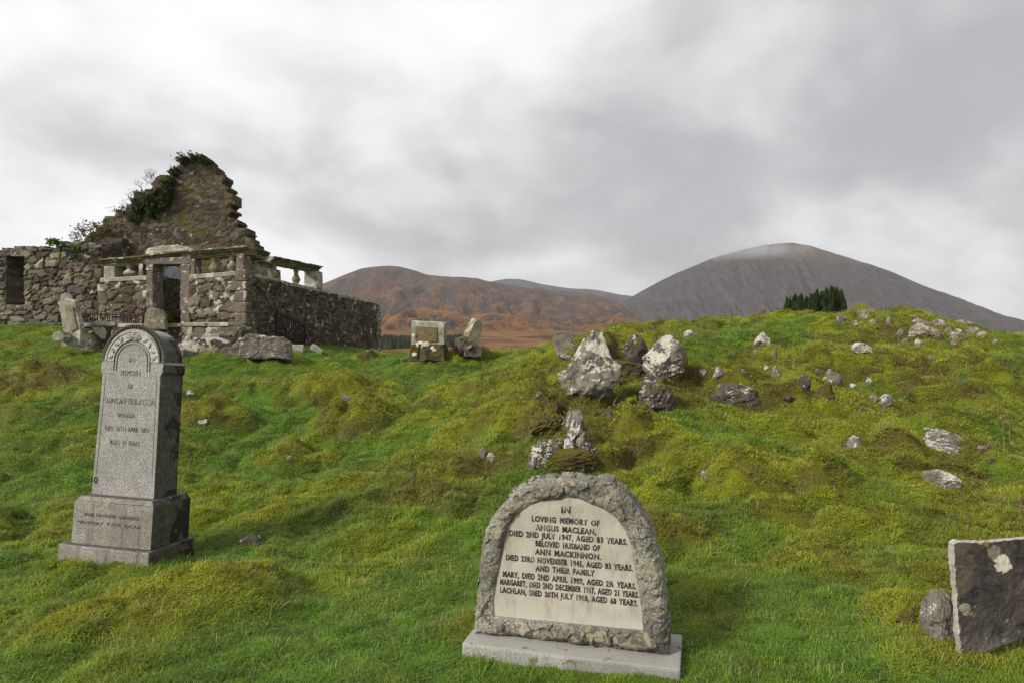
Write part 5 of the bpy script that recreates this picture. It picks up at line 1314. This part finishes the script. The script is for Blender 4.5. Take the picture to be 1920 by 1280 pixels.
ti = np.where(mossy, rng.integers(3, 5, n), np.where(rank, 5, rng.integers(0, 3, n))); ti = np.where(rng.uniform(0, 1, n) < .03 + .05 * ss(.1, .5, fbm(gx_ * 1.5, gy_ * 1.5, 95, 3)), 6, ti)
sc_ = gs_ * rng.uniform(.75, 1.25, n); szz = sc_ / gs_ * (1 + (gs_ - 1) * .18) * rng.uniform(.65, 1.0, n)
me = bpy.data.meshes.new('grass'); me.from_pydata(np.c_[gx_, gy_, gz_].tolist(), [], [])
def at_(name, typ, arr):
    a = me.attributes.new(name, typ, 'POINT'); a.data.foreach_set('vector' if typ == 'FLOAT_VECTOR' else 'value', np.ascontiguousarray(arr).ravel())
at_('moss', 'FLOAT', m_.astype(np.float32)); at_('brown', 'FLOAT', b__.astype(np.float32)); at_('rnd', 'FLOAT', rng.uniform(0, 1, n).astype(np.float32))
at_('tidx', 'INT', ti.astype(np.int32)); at_('scl', 'FLOAT_VECTOR', np.c_[sc_, sc_, szz].astype(np.float32))
at_('nrm', 'FLOAT_VECTOR', np.c_[nxn * .8, nyn * .8, np.ones(n)].astype(np.float32)); at_('spin', 'FLOAT', rng.uniform(0, 6.283, n).astype(np.float32))
go = bpy.data.objects.new('grass', me); COL.objects.link(go); tag(go, 'short green and yellow mossy turf covering the graveyard slope', 'grass', kind='stuff')
ng = bpy.data.node_groups.new('scatter', 'GeometryNodeTree')
ng.interface.new_socket('Geometry', in_out='INPUT', socket_type='NodeSocketGeometry'); ng.interface.new_socket('Geometry', in_out='OUTPUT', socket_type='NodeSocketGeometry')
N = ng.nodes.new; L_ = ng.links.new
gi, gout = N('NodeGroupInput'), N('NodeGroupOutput')
ci = N('GeometryNodeCollectionInfo'); ci.inputs['Collection'].default_value = tc; ci.inputs['Separate Children'].default_value = True; ci.inputs['Reset Children'].default_value = True
ip = N('GeometryNodeInstanceOnPoints'); ip.inputs['Pick Instance'].default_value = True
def na(nm, t):
    a = N('GeometryNodeInputNamedAttribute'); a.data_type = t; a.inputs['Name'].default_value = nm; return a.outputs['Attribute']
al = N('FunctionNodeAlignRotationToVector'); al.axis = 'Z'; L_(na('nrm', 'FLOAT_VECTOR'), al.inputs['Vector'])
rt = N('FunctionNodeRotateRotation'); rt.rotation_space = 'LOCAL'; L_(al.outputs[0], rt.inputs[0])
ax = N('FunctionNodeAxisAngleToRotation'); ax.inputs['Axis'].default_value = (0, 0, 1); L_(na('spin', 'FLOAT'), ax.inputs['Angle']); L_(ax.outputs[0], rt.inputs[1])
mp = N('GeometryNodeMeshToPoints'); L_(gi.outputs[0], mp.inputs['Mesh'])
L_(mp.outputs[0], ip.inputs['Points']); L_(ci.outputs[0], ip.inputs['Instance']); L_(na('tidx', 'INT'), ip.inputs['Instance Index'])
L_(rt.outputs[0], ip.inputs['Rotation']); L_(na('scl', 'FLOAT_VECTOR'), ip.inputs['Scale']); L_(ip.outputs[0], gout.inputs[0])
md = go.modifiers.new('scatter', 'NODES'); md.node_group = ng

# ------------------------------------------------------------------ air
def volume_box(name, lo, hi, dens, col, aniso=.3):
    vs = [(x, y, z) for x in (lo[0], hi[0]) for y in (lo[1], hi[1]) for z in (lo[2], hi[2])]
    fs = [(0, 1, 3, 2), (4, 6, 7, 5), (0, 4, 5, 1), (2, 3, 7, 6), (0, 2, 6, 4), (1, 5, 7, 3)]
    m = bpy.data.materials.new(name); m.use_nodes = True; m.node_tree.nodes.clear()
    out = m.node_tree.nodes.new('ShaderNodeOutputMaterial'); v = m.node_tree.nodes.new('ShaderNodeVolumePrincipled')
    v.inputs['Density'].default_value = dens; v.inputs['Color'].default_value = col + (1,); v.inputs['Anisotropy'].default_value = aniso
    m.node_tree.links.new(v.outputs[0], out.inputs['Volume'])
    return vs, fs, m
def mist(name, u, v, Y, rx, ry, rz, dens):
    m = volume_box(name, (0,0,0), (1,1,1), dens, (.95, .96, 1.))[2]; bm = bmesh.new(); x, y, z = P(u, v, Y)
    bmesh.ops.create_icosphere(bm, subdivisions=4, radius=1, matrix=Matrix.Diagonal((rx, ry, rz, 1)))
    for q in bm.verts: q.co *= 1 + .25 * mn.noise(q.co * .006)
    nt = m.node_tree; vn_ = [q for q in nt.nodes if q.type == 'PRINCIPLED_VOLUME'][0]
    tc_ = nt.nodes.new('ShaderNodeTexCoord'); mp_ = nt.nodes.new('ShaderNodeMapping'); mp_.inputs['Scale'].default_value = (1 / rx, 1 / ry, 1 / rz); nt.links.new(tc_.outputs['Object'], mp_.inputs[0])
    ln = nt.nodes.new('ShaderNodeVectorMath'); ln.operation = 'LENGTH'; nt.links.new(mp_.outputs[0], ln.inputs[0])
    nz_ = nt.nodes.new('ShaderNodeTexNoise'); nz_.inputs['Scale'].default_value = .016; nz_.inputs['Detail'].default_value = 4; nt.links.new(tc_.outputs['Object'], nz_.inputs['Vector'])
    ad = nt.nodes.new('ShaderNodeMath'); ad.operation = 'MULTIPLY_ADD'; nt.links.new(nz_.outputs['Fac'], ad.inputs[0]); ad.inputs[1].default_value = 1.1; nt.links.new(ln.outputs['Value'], ad.inputs[2])
    mr = nt.nodes.new('ShaderNodeMapRange'); mr.interpolation_type = 'SMOOTHSTEP'; mr.inputs['From Min'].default_value = 1.3; mr.inputs['From Max'].default_value = .55; mr.inputs['To Max'].default_value = dens; nt.links.new(ad.outputs[0], mr.inputs['Value']); nt.links.new(mr.outputs[0], vn_.inputs['Density'])
    o = obm(name, bm, m); o.location = (x, y, z); return tag(o, kind='stuff')
for a in ((1400, 468, 2870, 470, 190, 80),): mist('cloud_wisp', *a, .006)
vs, fs, m = volume_box('haze', (-5600, -90, -60), (5600, 6500, 520), 7.5e-5, (.93, .95, 1.0))
o = mk('haze', vs, fs, m); tag(o, kind='stuff')

# ------------------------------------------------------------------ sky and light
az = math.atan2(-.80, -.60); el = rad(33)
sd = Vector((math.sin(az) * math.cos(el), math.cos(az) * math.cos(el), math.sin(el)))
L = bpy.data.lights.new('sun', 'SUN'); L.energy = 2.6; L.angle = rad(14); L.color = (1, .95, .87)
lo = bpy.data.objects.new('sun', L); COL.objects.link(lo); lo.rotation_euler = sd.to_track_quat('Z', 'Y').to_euler()
W = bpy.data.worlds.new('World'); S.world = W; W.use_nodes = True; wt = W.node_tree; wt.nodes.clear()
class WN(NT):
    def __init__(s): s.t = wt; s.n = wt.nodes; s.l = wt.links
w = WN()
out = w.n.new('ShaderNodeOutputWorld'); bg = w.n.new('ShaderNodeBackground'); bg.inputs[1].default_value = .10; w.l.new(bg.outputs[0], out.inputs[0])
sk = w.n.new('ShaderNodeTexSky'); sk.sky_type = 'NISHITA'; sk.sun_disc = False; sk.sun_elevation = el; sk.sun_rotation = az
tcw = w.n.new('ShaderNodeTexCoord'); d = tcw.outputs['Generated']; w.coord = d
dx, dy, dz = w.sep(d, 0), w.sep(d, 1), w.sep(d, 2)
den = w.math('ADD', w.math('MAXIMUM', dz, 0), .48)
cb = w.n.new('ShaderNodeCombineXYZ'); w.l.new(w.math('DIVIDE', dx, den), cb.inputs[0]); w.l.new(w.math('DIVIDE', dy, den), cb.inputs[1]); w.l.new(w.math('MULTIPLY', dz, .8), cb.inputs[2])
c1 = w.noise(1.5, 5, .42, .5, co=cb.outputs[0]); c2 = w.noise(3.6, 5, .45, .6, co=cb.outputs[0]); c3 = w.noise(9, 4, .5, .1, co=cb.outputs[0])
v = w.math('ADD', w.math('MULTIPLY', w.ramp(c1, .3, .7), .50), w.math('ADD', w.math('MULTIPLY', w.ramp(c2, .25, .75), .24), w.math('MULTIPLY', w.ramp(c3, .2, .8), .12)))
lr = w.math('MULTIPLY', w.ramp(dx, -.75, .45, .34, -.06), 1.0)
v = w.math('ADD', v, lr)
v = w.math('ADD', v, w.ramp(dz, .02, .16, .0, 0))
v = w.math('ADD', v, w.math('MULTIPLY', w.ramp(dz, .18, .48), w.ramp(dx, -.25, .3, .05, -.13)))
v = w.math('ADD', v, w.math('MULTIPLY', w.ramp(dz, .05, .25, 1, 0), w.ramp(dx, .1, .5, 0, .12)))
cl = w.mix(w.ramp(v, .12, .95), (3.1, 3.12, 3.2), (7.0, 7.0, 7.0))
col = w.mix(.96, sk.outputs[0], cl); w.l.new(col, bg.inputs[0])

# ------------------------------------------------------------------ camera
cd = bpy.data.cameras.new('camera'); cd.sensor_width = 36; cd.lens = 24; cd.clip_start = .05; cd.clip_end = 20000
co = bpy.data.objects.new('camera', cd); COL.objects.link(co); co.location = (0, 0, CAMZ); co.rotation_euler = (rad(90), 0, 0); S.camera = co
cd.dof.use_dof = True; cd.dof.focus_distance = 4.2; cd.dof.aperture_fstop = 14
S.view_settings.view_transform = 'Standard'; S.view_settings.look = 'None'; S.view_settings.gamma = 1; S.view_settings.exposure = .62
S.render.resolution_x = 1024; S.render.resolution_y = 682
S.cycles.use_denoising = True; S.cycles.denoising_prefilter = 'NONE'; S.cycles.volume_bounces = 1; S.cycles.max_bounces = 6; S.cycles.transparent_max_bounces = 8
